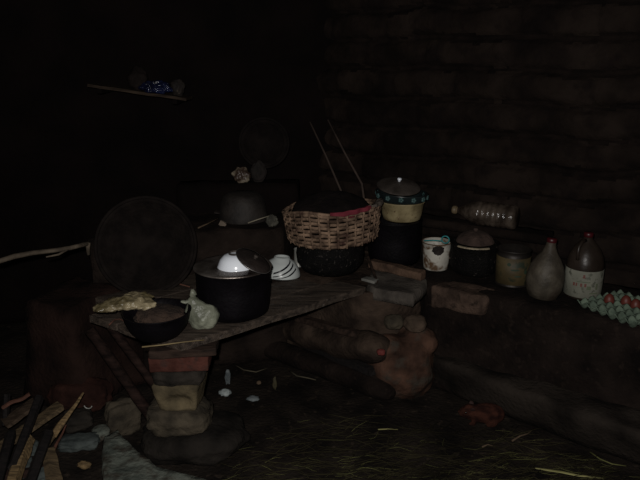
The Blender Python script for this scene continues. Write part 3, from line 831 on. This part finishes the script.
# black crusted pot with brown lid
p = spot(473, 280.5, 24)
cp2 = thing('cooking_pot', 'crusted black pot with pale rim between chipped mug and yellow tin', 'pot', p)
R10 = .123
link('pot_body', lathe(bmesh.new(), [(0, 0), (R10 * .7, 0), (R10 * .88, .014), (R10 * .98, .05), (R10, .10), (R10 * .99, .158), (R10 + .006, .164), (R10 + .002, .168), (R10 - .006, .16), (R10 * .9, .03), (0, .012)], 48, .012), M_SOOTB, cp2)
bm = bmesh.new(); prv = None
for i in range(25):       # worn bright piece of the rim
    a = radians(215 + 75 * i / 24); pr = [bm.verts.new(((R10 + dr) * cos(a), (R10 + dr) * sin(a), z)) for dr, z in ((.0075, .162), (.0075, .1668), (.002, .1695), (-.004, .1685))]
    if prv:
        for u in range(3): bm.faces.new((prv[u], pr[u], pr[u + 1], prv[u + 1]))
    prv = pr
o = link('worn_rim', bm, mat('worn_pale_metal', (.11, .09, .06), (.30, .25, .17), 30, .5, .2, .2), cp2); o['label'] = 'pale worn stretch of rim'
q = Vector((p.x + .0, p.y, p.z + .170))
cl = thing('pot_lid', 'dull brown domed lid on the crusted black pot', 'lid', q, rot=(0, 0, .4))
lp_ = link('lid_plate', lathe(bmesh.new(), [(0, .056), (.03, .054), (.06, .044), (.085, .026), (.097, .004), (.099, .0), (.094, .0), (.08, .018), (0, .048)], 44, .02), mat('brown_clay_lid', (.026, .016, .0125), (.065, .041, .032), 14, .9, 0, .6), cl)
link('knob', lathe(bmesh.new(), [(0, .071), (.010, .070), (.013, .064), (.010, .057), (.009, .053)], 20), MATS['brown_clay_lid'], lp_)

# bottle lying on the wall ledge, neck to the left
b0 = on_wall(.125, .088)
lb = thing('plastic_bottle', 'scuffed clear ribbed bottle lying on the wall ledge above the pots', 'bottle', (b0.x, b0.y, .757 + .066), math.atan2(WD.y, WD.x))
lb.scale = (1.1, 1.28, 1.28)
prof = [(0, .0), (.016, 0), (.017, .006), (.013, .012), (.013, .03), (.02, .05), (.036, .085), (.046, .115), (.050, .14)]
z = .14
while z < .29: prof += [(.050, z + .006), (.0465, z + .013), (.050, z + .020)]; z += .025
prof += [(.050, .305), (.044, .318), (0, .315)]
bm = lathe(bmesh.new(), prof[4:], 40); bmesh.ops.rotate(bm, cent=(0, 0, 0), matrix=Matrix.Rotation(radians(90), 3, 'Y'), verts=bm.verts[:]); bmesh.ops.translate(bm, vec=(-.11, 0, 0), verts=bm.verts[:])
link('bottle_body', bm, M_GLASS, lb)
bm = lathe(bmesh.new(), [(0, -.002), (.0165, -.002), (.0172, .004), (.0172, .016), (.0145, .018)], 28); bmesh.ops.rotate(bm, cent=(0, 0, 0), matrix=Matrix.Rotation(radians(90), 3, 'Y'), verts=bm.verts[:]); bmesh.ops.translate(bm, vec=(-.11 + .005, 0, 0), verts=bm.verts[:])
link('cap', bm, mat('tan_cap', (.10, .075, .045), (.16, .12, .07), 9, .5, 0, 0), lb)

# tin with yellow label
p = spot(511.5, 288, 16)
tn = thing('tin_can', 'tin can with yellowish and green label beside the crusted black pot', 'can', p, .4)
R11 = .082
link('can_body', lathe(bmesh.new(), [(0, .003), (R11 * .95, .003), (R11 + .001, 0), (R11 + .001, .005), (R11 - .001, .008), (R11 - .001, .150), (R11 - .004, .156), (R11 - .004, .172), (R11, .175), (R11, .180), (R11 - .004, .181), (R11 - .005, .01), (0, .008)], 44, .006), M_DKRIM, tn)
lab1 = link('label_band', lathe(bmesh.new(), [(R11 - .001, .012), (R11 + .0006, .0125), (R11 + .0006, .1465), (R11 - .001, .147)], 44, .006), M_TINLBL, tn)
for (a0, z0, w, h) in ((-100, .092, .5, .010), (-88, .060, .42, .008), (-120, .118, .22, .018), (-62, .080, .16, .024)):
    bm = bmesh.new(); prv = None
    for i in range(13):
        a = radians(a0) - .4 + (i / 12 - .5) * w; s = sin(pi * i / 12) * .6 + .4
        pr = [bm.verts.new(((R11 + .0022) * cos(a), (R11 + .0022) * sin(a), z0 + dz * h * s)) for dz in (-.5, .5)]
        if prv: bm.faces.new((prv[0], pr[0], pr[1], prv[1]))
        prv = pr
    link('label_print', bm, mat('label_dark_green', (.018, .030, .018), (.026, .045, .027), 9, .6, 0, 0), lab1)

# bulbous jug
p = spot(542, 302.5, 17)
jg = thing('jug', 'cloudy bulbous bottle with narrow neck and red cap on the bench', 'bottle', p)
RJ = .086
link('bottle_body', lathe(bmesh.new(), [(0, .004), (RJ * .62, .0), (RJ * .78, .008), (RJ * .95, .045), (RJ, .085), (RJ * .97, .12), (RJ * .84, .16), (RJ * .62, .195), (RJ * .40, .222), (RJ * .29, .245), (RJ * .25, .262), (RJ * .25, .276), (RJ * .2, .278), (0, .277)], 48, .02), M_JUG, jg)
link('cap', lathe(bmesh.new(), [(RJ * .255, .268), (RJ * .265, .269), (RJ * .265, .284), (RJ * .22, .288), (0, .288)], 28), M_REDCAP, jg)
jg.rotation_euler = (0, radians(4), 0)

# bottle with white label
p = spot(581.5, 301, 17)
ob = thing('oil_bottle', 'handled bottle with red cap and wide white label next to the egg tray', 'bottle', p, 0)
RO = .083
link('bottle_body', lathe(bmesh.new(), [(0, .003), (RO * .9, 0), (RO * .98, .006), (RO, .02), (RO, .145), (RO * .99, .165), (RO * .90, .20), (RO * .70, .235), (RO * .45, .262), (RO * .26, .28), (RO * .22, .292), (0, .293)], 48), M_CLEAR, ob)
lab = link('label_band', lathe(bmesh.new(), [(RO + .0002, .014), (RO + .0014, .015), (RO + .0014, .142), (RO + .0002, .143)], 48), M_LABEL, ob)
link('cap', lathe(bmesh.new(), [(RO * .24, .288), (RO * .26, .289), (RO * .26, .305), (RO * .22, .309), (0, .309)], 28), M_REDCAP, ob)
bm = bmesh.new()
tube(bm, [(-.022, -.03, .278), (-.046, -.046, .276), (-.062, -.058, .255), (-.066, -.062, .225), (-.062, -.058, .195)], [.007, .008, .008, .008, .008], 9)
link('handle', bm, M_CLEAR, ob)
# print on the label
def patch(bm, a0, w, z0, h, R, n=8):
    prv = None
    for i in range(n + 1):
        a = radians(a0) + (i / n - .5) * w
        pr = [bm.verts.new((R * cos(a), R * sin(a), z0 + dz * h)) for dz in (-.5, .5)]
        if prv: bm.faces.new((prv[0], pr[0], pr[1], prv[1]))
        prv = pr
for a, w_, z_, h_ in ((-112, .10, .122, .012), (-112, .16, .114, .005), (-140, .11, .078, .016), (-132, .08, .078, .016), (-118, .11, .078, .016), (-106, .11, .078, .016)):
    bm = bmesh.new(); patch(bm, a, w_, z_, h_, RO + .0022); link('red_print', bm, M_LBLRED, lab)
for a, w_, z_, h_ in ((-112, .7, .093, .004), (-95, .22, .066, .018), (-70, .14, .072, .03), (-78, .5, .040, .006)):
    bm = bmesh.new(); patch(bm, a, w_, z_, h_, RO + .0024); link('green_print', bm, M_LBLGRN, lab)

# egg tray and eggs
t0 = at(576, 307.5, TH); u = Vector((.47, -.88, 0)).normalized(); v = Vector((.88, .47, 0)).normalized()
et = thing('egg_tray', 'grey-green moulded pulp egg tray on the bench at the right', 'egg tray', t0 + Vector((0, 0, .003)), math.atan2(u.y, u.x))
pch = .0485; NU, NV = 6, 6
bm = bmesh.new(); res = 10; g = []
for i in range(NU * res + 1):
    row = []
    for j in range(NV * res + 1):
        x, y = i / res, j / res
        cu, cv = cos(2 * pi * (x - .5)), cos(2 * pi * (y - .5))
        cup = ((1 + cu) / 2 * (1 + cv) / 2) ** .55
        post = ((1 - cu) / 2 * (1 - cv) / 2)
        z = .026 * (1 - cup) + .013 * post ** .8
        # moulded edge curls outwards and is scalloped round each cup
        sx = x * pch; sy = y * pch
        if i in (0, NU * res) or j in (0, NV * res): z = max(z - .004, .002)
        row.append(bm.verts.new((sx, sy, z)))
    g.append(row)
for i in range(NU * res):
    for j in range(NV * res): bm.faces.new((g[i][j], g[i + 1][j], g[i + 1][j + 1], g[i][j + 1]))
o = link('tray_body', bm, M_PULP, et); md = o.modifiers.new('t', 'SOLIDIFY'); md.thickness = .003; md.offset = 1
egg_mesh = None
def tray_pt(i, j, z):
    return t0 + u * (i + .5) * pch + v * (j + .5) * pch + Vector((0, 0, z))
eggs = [(1, 2, 'reddish-brown egg in the grey-green tray, leftmost of the three'), (2, 3, 'reddish-brown egg in the grey-green tray, middle one of the three'), (3, 3, 'reddish-brown egg in the grey-green tray, rightmost at the photo edge')]
for k, (i, j, lab) in enumerate(eggs):
    if egg_mesh is None:
        bm = lathe(bmesh.new(), [(0, 0)] + [(.0225 * sin(pi * q / 16) * (1 + .10 * cos(pi * q / 16)), .029 * (1 - cos(pi * q / 16))) for q in range(1, 16)] + [(0, .058)], 28)
        o = link('egg', bm, M_EGG); egg_mesh = o
    else:
        o = egg_mesh.copy(); COL.objects.link(o)
    o.location = tray_pt(i, j, .0105); tag(o, lab, 'egg', 'eggs in the pulp tray')

# ------------------------------------------------------------------ back ledge clutter
q = at(242, 222, .75); q.y += .075
pn = thing('pan', 'dim grey upside-down pan on the ledge behind the big pot', 'pan', q)
link('pan_body', lathe(bmesh.new(), [(r_ * .82, z_ * 1.1) for r_, z_ in [(.165, 0), (.168, .004), (.160, .03), (.148, .085), (.130, .118), (.10, .132), (0, .136), (0, .130), (.095, .126), (.130, .09), (.155, .01)]], 48, .02), mat('dusty_grey_pan', (.010, .008, .007), (.025, .0205, .0175), 12, .7, 0, .3), pn)
bm = bmesh.new(); tube(bm, [(-.122, -.04, .04), (-.150, -.05, .045), (-.154, -.02, .046), (-.126, .0, .04)], .006, 8); link('side_handle', bm, M_SOOTR, pn)
q = atY(222, 221, 3.28); bm = bmesh.new(); rough_box(bm, (.035, .02, .028), (q.x, q.y, .766), Quaternion((0, 1, 0), .5), amp=.008, freq=30, cuts=6, bev=.004)
tag(recentre(link('tan_scrap', bm, mat('tan_scrap', (.08, .06, .045), (.20, .16, .12), 18, .8, 0, .3))), 'small tan scrap at the left foot of the upside-down pan', 'scrap')
twig('straw', 'pale straw leaning at the right foot of the upside-down pan', 'straw', [atY(248, 223, 3.262), atY(258, 219.5, 3.268), atY(269, 216, 3.285)], .0042, mat('pale_straw', (.17, .15, .11), (.28, .25, .18), 9, .7, 0, 0))
q = atY(271, 217, 3.31); bm = bmesh.new(); blob(bm, (q.x + .005, q.y, .776), (.030, .022, .034), .3, 2.4, 4, 4)
tag(recentre(link('rag', bm, mat('grey_green_rag', (.03, .028, .022), (.10, .095, .075), 22, .85, 0, .5))), 'small crumpled grey rag right of the upside-down pan', 'rag')
twig('twig', 'thin brown twig on the ledge left of the upside-down pan', 'twig', [at(198, 228, .757), at(207, 224, .763), at(219, 218, .772)], .004, M_STICK)
# crumpled wrapper on the upper ledge
q = at(241, 184, .92); bm = bmesh.new(); blob(bm, (q.x, q.y + .03, .965), (.050, .036, .046), .38, 1.9, 12, 4)
tag(recentre(link('wrapper', bm, mat('crumpled_wrapper', (.040, .024, .017), (.25, .21, .155), 20, .4, 0, .6, contrast=(.45, .68), bumpscale=30, dist=.02, spec=.5))), 'crumpled pale wrapper on the dark upper ledge above the pan', 'wrapper')
bm = bmesh.new(); q = at(258, 183, .92); blob(bm, (q.x, q.y + .05, .975), (.045, .035, .062), .25, 1.9, 14, 4)
tag(recentre(link('sack', bm, mat('dark_sack', (.010, .008, .007), (.022, .016, .014), 14, .9, 0, .5))), 'small dark lumpy sack right of the crumpled wrapper', 'sack')
q = at(272, 196, .92) ; 
# leaning sticks in the corner
b1 = atY(342, 193, 3.52); t1 = atY(310, 122, 3.72)
twig('stick', 'long thin stick leaning in the corner, left of two above the basket', 'stick', [Vector((b1.x + .085, b1.y - .06, .505)), b1, (b1 + t1) / 2 + Vector((.004, 0, 0)), t1], [.007, .0065, .006, .005], mat('dim_stick', (.022, .015, .012), (.05, .034, .026), 12, .85, 0, .2))
b2 = atY(362, 184, 3.50); t2 = atY(328, 120, 3.70)
twig('stick', 'long thin stick leaning in the corner, right of two above the basket', 'stick', [Vector((b2.x + .05, b2.y - .03, .60)), b2, (b2 + t2) / 2 + Vector((-.004, 0, 0)), t2], [.007, .0065, .006, .005], MATS['dim_stick'])
# small glass vial glinting behind the basket
q = atY(330, 196, 3.5)
vb = thing('glass_bottle', 'small dark bottle glinting behind the woven basket', 'bottle', (q.x, q.y, .503))
link('bottle_body', lathe(bmesh.new(), [(0, 0), (.036, 0), (.040, .006), (.040, .22), (.034, .26), (.018, .31), (.0155, .36), (.018, .365), (.018, .385), (.012, .386)], 32), mat('dark_green_glass', (.006, .010, .009), (.010, .016, .014), 5, .1, 0, 0, spec=.7), vb)

# shelf board on the back wall with a glossy bag
sa, sb_ = atY(87, 84, 3.52), atY(186, 98, 3.52)
sh = thing('shelf_board', 'narrow tilted board fixed to the black back wall, holding shiny plastic', 'shelf', (sa + sb_) / 2)
bm = bmesh.new(); dv = sb_ - sa
rough_box(bm, (dv.length, .18, .016), (0, .09, -.008), Quaternion((0, 1, 0), -math.atan2(dv.z, dv.x)), amp=.004, cuts=20, bev=.003)
link('board', bm, mat('dim_board', (.016, .011, .008), (.045, .032, .022), 9, .85, 0, .3, stretch=(1, 6, 6), spec=.1), sh, False)
for s in (-.2, .2):
    bm = bmesh.new(); zz = s * dv.z / dv.x
    rough_box(bm, (.025, .21, .025), (s, .10, zz - .029), None, amp=.002, cuts=6, bev=.003); link('bracket', bm, M_BLACKW, sh, False)
def on_shelf(px, dy=.06):
    k = (px - 87) / 99; q = sa.lerp(sb_, k); return q + Vector((0, dy, 0))
q = on_shelf(155); bm = bmesh.new()
blob(bm, q + Vector((-.01, 0, .03)), (.085, .05, .036), .35, 2.4, 5, 5); 
tag(recentre(link('plastic_bag', bm, M_BAGB)), 'glossy blue and white plastic bag on the board high on the back wall', 'bag')
q = on_shelf(134, .09); bm = bmesh.new(); blob(bm, q + Vector((0, 0, .055)), (.055, .045, .062), .22, 2.0, 9, 4)
tag(recentre(link('bundle', bm, M_BAGD)), 'dark bundle left of the glossy blue bag on the wall board', 'bundle')
q = on_shelf(175, .08); bm = bmesh.new(); blob(bm, q + Vector((0, 0, .042)), (.036, .035, .046), .25, 2.0, 11, 4)
tag(recentre(link('bundle', bm, mat('speckled_bundle', (.008, .006, .005), (.02, .015, .012), 14, .8, 0, .4, c3=(.09, .07, .05), s3=46, k3=(.64, .70)))), 'small speckled bundle right of the glossy blue bag on the wall board', 'bundle')

# ------------------------------------------------------------------ left side
# long branch from the left edge
pts = [(0, 261), (14, 256.5), (32, 253), (54, 250.5), (70, 248), (88, 243.5)]
P = [at(x, y, .78) for x, y in pts]
br_ = thing('branch', 'long pale crooked branch reaching in from the left edge', 'branch', P[3])
P = [Vector((-2.49, P[0].y + .0, .72))] + P
link('stem', tube(bmesh.new(), [q - br_.location for q in P], [.012, .011, .012, .011, .010, .010, .011], 8), mat('pale_branch', (.035, .026, .018), (.10, .078, .055), 14, .85, 0, .3), br_)
bm = bmesh.new(); e = P[-1] - br_.location; tube(bm, [e + Vector((0, 0, .004)), e + Vector((-.002, 0, -.02)), e + Vector((-.004, .002, -.055))], [.012, .010, .007], 8)
link('stub', bm, MATS['pale_branch'], br_)
bm = bmesh.new(); k3 = at(46, 257, .765) - br_.location; tube(bm, [P[5] - br_.location, (P[5] - br_.location).lerp(k3, .5) + Vector((0, 0, -.01)), k3], [.006, .005, .003], 7)
link('side_shoot', bm, MATS['pale_branch'], br_)
# mud mass left of the counter
mp = [at(38, 398, 0).xy, at(82, 408, 0).xy, at(112, 392, 0).xy + Vector((.02, .1)), Vector((-.92, 3.0)), Vector((-1.30, 3.25)), Vector((-1.36, 2.95))]
mound = link('mud_pile', prism(bmesh.new(), mp, 0, .50, amp=.035, freq=5, seed=21, step=.04, slope=.06), mat('reddish_earth', (.004, .0022, .0018), (.018, .0095, .0074), 5, .95, 0, .8, bumpscale=50, spec=.1))
tag(recentre(mound), 'broken reddish mud pile left of the plank counter', 'mud pile')
bm = bmesh.new(); q = at(78, 386, .13); blob(bm, (q.x, q.y + .02, .075), (.14, .075, .08), .2, 1.8, 4, 4, square=.3)
tag(recentre(link('clod', bm, mat('red_clod', (.012, .0052, .0042), (.032, .0135, .010), 12, .95, 0, .6, spec=.1))), 'reddish mud clod at the foot of the mud pile behind the firewood', 'clod')

# firewood heap
def fl(x, y, z): return at(x, y, z)
G = 'firewood heaped at lower left'
wood('firewood_plank', 'broad tan split plank slanting through the firewood heap', 'firewood', fl(-14, 456, .05), fl(60, 405, .13), .075, .022, M_WOODD, 1, G)
wood('firewood_stick', 'long charred stick crossing the tan plank in the firewood heap', 'firewood', fl(12, 468, .12), fl(39, 397, .20), .034, .03, M_CHAR, 2, G)
wood('firewood_billet', 'bright tan billet at the bottom left, between two charred sticks', 'firewood', fl(8, 492, .10), fl(27, 438, .13), .052, .04, M_WOOD, 3, G)
wood('firewood_stick', 'charred stick at the far left photo edge', 'firewood', fl(-6, 492, .12), fl(11, 434, .15), .04, .035, M_CHAR, 4, G)
wood('firewood_splinter', 'bright pointed splinter sticking up at the right of the firewood heap', 'firewood', fl(52, 436, .12), fl(83, 393, .22), .036, .02, M_WOOD, 5, G, (1.0, .25))
wood('firewood_splinter', 'thin dark-edged splinter alongside the bright pointed one', 'firewood', fl(42, 455, .08), fl(72, 412, .16), .022, .016, M_WOODD, 6, G, (.8, .3))
wood('firewood_splinter', 'reddish thin splinter below the bright pointed one', 'firewood', fl(52, 454, .06), fl(66, 425, .11), .012, .010, M_STICKR, 7, G, (1, .4))
wood('firewood_stick', 'charred stick right of the bottom bright billet', 'firewood', fl(26, 492, .09), fl(49, 432, .14), .04, .032, M_CHAR, 8, G)
wood('firewood_billet', 'dull tan billet at the bottom edge beside the pale concrete', 'firewood', fl(58, 496, .05), fl(49, 451, .08), .05, .035, M_WOODD, 9, G)
wood('firewood_plank', 'weathered brown board at the upper left of the firewood heap', 'firewood', fl(4, 424, .12), fl(36, 402, .17), .07, .02, mat('weathered_board', (.022, .015, .010), (.055, .038, .026), 10, .9, 0, .4, stretch=(1, 7, 7), spec=.1), 10, G)
wood('firewood_stick', 'thin brown stick on top of the weathered board', 'firewood', fl(2, 408, .18), fl(30, 394, .21), .016, .014, M_STICKR, 11, G)
wood('firewood_stick', 'dark upright stick at the left photo edge above the weathered board', 'firewood', fl(5, 425, .10), fl(7, 394, .22), .028, .024, M_CHAR, 12, G)
wood('firewood_plank', 'buried dull plank underneath the charred sticks', 'firewood', fl(-20, 478, .03), fl(44, 462, .04), .12, .03, M_DARKWOOD, 13, G)
# rubble
def rubble(name, label, cat, x, y, z, dims, m, rz=0, seed=0, amp=.02, sq=.6):
    q = at(x, y, z); bm = bmesh.new()
    blob(bm, (q.x, q.y, dims[2] * .42 + (z - dims[2] * .5 if z > dims[2] else 0)), (dims[0] / 2, dims[1] / 2, dims[2] / 2), amp * 8, 2.0, seed, 4, Quaternion((0, 0, 1), rz), square=sq)
    return tag(recentre(link(name, bm, m)), label, cat)
rubble('stone', 'flat blue-grey stone right of the bright splinter', 'stone', 79, 440, .03, (.17, .09, .05), M_SLATE, .1, 3)
rubble('stone', 'small pale angular stone above the concrete chunk', 'stone', 101, 431, .03, (.075, .08, .05), M_CONC, .4, 5)
rubble('stone', 'dark rounded stone beneath the shiny ring', 'stone', 78, 420, .03, (.13, .10, .08), M_STONED, .4, 6)
rubble('stone', 'bluish stone fragment between charred sticks, upper one', 'stone', 32, 446, .04, (.05, .07, .06), M_SLATE, .2, 8)
rubble('stone', 'bluish stone fragment between charred sticks, lower one', 'stone', 25, 466, .03, (.055, .09, .06), M_SLATE, .3, 9)
rubble('stone', 'grey stone fragment at the bottom edge beside the tan billet', 'stone', 41, 474, .02, (.05, .07, .05), M_SLATE, .3, 10)
rubble('stone', 'brown stone lying under the counter rails', 'stone', 124, 424, .03, (.15, .10, .16), M_STONE, .5, 12)
bm = bmesh.new()
cpoly = [at(102, 437, .05).xy, at(118, 430, .05).xy, at(132, 446, .05).xy, at(158, 466, .05).xy, at(215, 482, .05).xy, at(215, 500, .05).xy, at(101, 500, .05).xy]
prism(bm, cpoly, 0, .055, amp=.010, freq=12, seed=2, step=.022)
tag(recentre(link('concrete_slab', bm, M_CONC)), 'pale greenish broken concrete slab at the bottom beside the pier', 'slab')
bm = bmesh.new(); q = at(84, 466, .015); blob(bm, q + Vector((0, 0, .004)), (.026, .016, .016), .35, 2.2, 7, 3)
tag(recentre(link('wood_chip', bm, M_WOOD)), 'light wood chip on dark ground left of the concrete slab', 'chip')
bm = bmesh.new(); q = at(88, 405, .085); pts = [q + Vector((.018 * cos(a), 0, .018 * sin(a))) for a in [radians(190 + 14 * i) for i in range(12)]]
tube(bm, pts, .0028, 7); tag(recentre(link('metal_ring', bm, M_STEEL)), 'thin shiny broken metal ring behind the bright splinter', 'ring')

# ------------------------------------------------------------------ under and before the hearth
def scrap(name, label, cat, x, y, dims, m, seed, rz=0):
    q = at(x, y, .008); bm = bmesh.new(); blob(bm, q + Vector((0, 0, dims[2] * .4)), (dims[0] / 2, dims[1] / 2, dims[2] / 2), .3, 2.2, seed, 3, Quaternion((0, 0, 1), rz))
    return tag(recentre(link(name, bm, m)), label, cat)
scrap('paper_scrap', 'white scrap on the floor under the counter, the largest one', 'scrap', 225, 395, (.062, .05, .035), M_WHITE, 2)
scrap('paper_scrap', 'narrow white scrap standing behind the largest white scrap', 'scrap', 228, 383, (.03, .03, .085), mat('dull_white_scrap', (.05, .06, .065), (.17, .19, .195), 22, .7, 0, .3), 3)
scrap('paper_scrap', 'bluish-white scrap right of the largest white scrap', 'scrap', 253, 400, (.06, .04, .022), MATS['dull_white_scrap'], 4)
scrap('leaf_scrap', 'small tan leaf scrap on dark floor under the counter edge', 'scrap', 259, 384, (.025, .02, .02), M_STICK, 5)
scrap('leaf_scrap', 'upright dry yellow leaf scrap before the hearth', 'scrap', 275, 388, (.022, .02, .07), mat('dim_leaf', (.03, .026, .013), (.075, .063, .032), 22, .8, 0, .2), 6)
twig('twig', 'bent dry twig on the floor right of the leaf scrap', 'twig', [at(290, 371, .01), at(297, 376, .014), at(308, 378, .012), at(316, 380, .006)], .0045, mat('dim_twig', (.03, .026, .017), (.075, .064, .04), 12, .85, 0, .2))
twig('twig', 'thin curved twig on the floor behind the white scraps', 'twig', [at(235, 365, .008), at(244, 370, .012), at(256, 372, .012), at(268, 368, .008)], .004, MATS['dim_twig'])

# guinea pig
gp = at(482, 427, 0)
pig = thing('guinea_pig', 'ginger guinea pig crouching on the floor against the bench step, facing left', 'animal', (gp.x, gp.y + .035, 0))
pig.rotation_euler.z = radians(-6); pig.scale = (.82, .82, .90)
bm = bmesh.new()
spine = [(.098, .050, .030), (.082, .054, .047), (.050, .058, .055), (.012, .057, .053), (-.022, .055, .045), (-.046, .059, .038), (-.066, .064, .040), (-.084, .060, .030), (-.097, .055, .025)]
for (x, z, r) in spine: blob(bm, (x, 0, z), (r * 1.02, r * .88, r * .98), .04, 2, x * 40, 3)
for i in range(len(spine) - 1):
    a, b = spine[i], spine[i + 1]; blob(bm, ((a[0] + b[0]) / 2, 0, (a[1] + b[1]) / 2), ((a[2] + b[2]) / 2,) * 3, 0, 1, 0, 3)
for s in (-1, 1):
    blob(bm, (-.040, s * .030, .020), (.014, .012, .024), 0, 1, 0, 3); blob(bm, (-.052, s * .030, .007), (.019, .010, .007), 0, 1, 0, 3)
    blob(bm, (.060, s * .034, .030), (.032, .018, .030), 0, 1, 0, 3); blob(bm, (.052, s * .038, .007), (.028, .010, .007), 0, 1, 0, 3)
body = fuse('body', bm, .005, M_FUR, pig, 3)
for s in (-1, 1):
    link('eye', lathe(bmesh.new(), [(0, -.0058)] + [(.0058 * sin(pi * q / 8), -.0058 * cos(pi * q / 8)) for q in range(1, 8)] + [(0, .0058)], 16, off=Vector((-.086, s * .0300, .0690))), M_EYE, pig)
    bm = bmesh.new(); blob(bm, (-.050, s * .034, .090), (.014, .005, .014), .1, 1, 0, 3, Quaternion((1, 0, 0), s * -.6)); link('ear', bm, M_EAR, pig)
bm = bmesh.new(); blob(bm, (-.1215, 0, .058), (.005, .008, .006), 0, 1, 0, 2); link('nose', bm, M_FUR, pig)

# straw on the floor
def straw_stuff(name, n, region, m, rmin, rmax, lmin, lmax, seed, label, cat):
    rnd = random.Random(seed); bm = bmesh.new(); c = 0
    while c < n:
        px, py = region(rnd)
        q = at(px, py, .006)
        ang = rnd.gauss(.12, .42); L = rnd.uniform(lmin, lmax); r = rnd.uniform(rmin, rmax)
        d = Vector((cos(ang), sin(ang), 0)); s = Vector((-d.y, d.x, 0)); cv = rnd.uniform(-.14, .14) * L
        z0 = rnd.uniform(.001, .012)
        pts = [q + d * L * (k / 4 - .5) + s * cv * (1 - (k / 2 - 1) ** 2) + Vector((0, 0, z0 + rnd.uniform(-.002, .004))) for k in range(5)]
        tube(bm, pts, [r * .7, r, r, r * .8, r * .3], 4, .5); c += 1
    o = link(name, bm, m); tag(o, label, cat); o['kind'] = 'stuff'; return o
def reg(rnd):
    while True:
        px, py = rnd.uniform(225, 660), rnd.uniform(405, 492)
        k = (py - 405) / 80
        if (py < 428 and px > 445) or py < 405 + .45 * (px - 470): continue
        if rnd.random() < k ** 1.3 and rnd.random() < .35 + .65 * min(1, max(0, (px - 220) / 160)): return px, py
straw_stuff('trampled_straw', 620, reg, M_STRAWD, .0009, .0021, .05, .20, 3, 'dull trampled straw strewn over the earth floor', 'straw')
straw_stuff('scattered_straw', 130, reg, M_STRAW, .0007, .0013, .03, .13, 5, 'paler loose straw stalks over the trampled layer', 'straw')
def blade(name, label, pts, w, m):
    bm = bmesh.new(); P = [Vector(p) for p in pts]; n = len(P)
    tube(bm, P, [w * (.25 + .75 * sin(pi * (i + .6) / (n + .4))) for i in range(n)], 6, .22)
    o = link(name, bm, m); recentre(o); return tag(o, label, 'husk')
blade('husk_blade', 'bright pale-green husk blade on the floor at the bottom right', [at(535, 468, .014), at(548, 470, .018), at(562, 472, .018), at(576, 475, .014), (at(604, 478.5, .008))], .0085, M_HUSK)
twig('straw', 'single pale straw on the floor left of the guinea pig', 'straw', [at(378, 429.5, .01), at(388, 429, .012), at(398, 429.5, .01)], .003, M_HUSK)
twig('twig', 'small forked dry twig on the floor in front of the guinea pig', 'twig', [at(512, 441, .01), at(520, 436, .016), at(527, 434, .012), at(534, 429, .008)], .0045, M_STICK)
twig('twig', 'short pale twig on the floor below the guinea pig', 'twig', [at(482, 447, .008), at(488, 444.5, .012), at(493, 446, .008)], .004, M_STICK)
twig('straw', 'curved green straw right of the forked twig', 'straw', [at(590, 452, .01), at(600, 459, .012), at(612, 464, .010), at(626, 466, .006)], .0035, M_STRAW)

# ------------------------------------------------------------------ light: the camera's flash, faint reddish world fill added to lift the blacks
ld = bpy.data.lights.new('flash', 'POINT'); ld.energy = 185; ld.shadow_soft_size = .018; ld.color = (1, .97, .93)
lo = bpy.data.objects.new('flash', ld); lo.location = (-.045, .03, 1.665); COL.objects.link(lo)
w = bpy.data.worlds.new('world'); SC.world = w; w.use_nodes = True
w.node_tree.nodes['Background'].inputs['Color'].default_value = (1, .62, .58, 1)
w.node_tree.nodes['Background'].inputs['Strength'].default_value = .010

cd = bpy.data.cameras.new('camera'); co = bpy.data.objects.new('camera', cd); COL.objects.link(co)
co.location = (0, 0, CAMZ); co.rotation_euler = (radians(90) - PITCH, 0, 0)
cd.sensor_width = 36; cd.lens = 36; cd.clip_start = .02
SC.camera = co
SC.view_settings.view_transform = 'Standard'; SC.view_settings.look = 'None'
SC.view_settings.exposure = 0; SC.view_settings.gamma = 1; SC.view_settings.use_curve_mapping = False
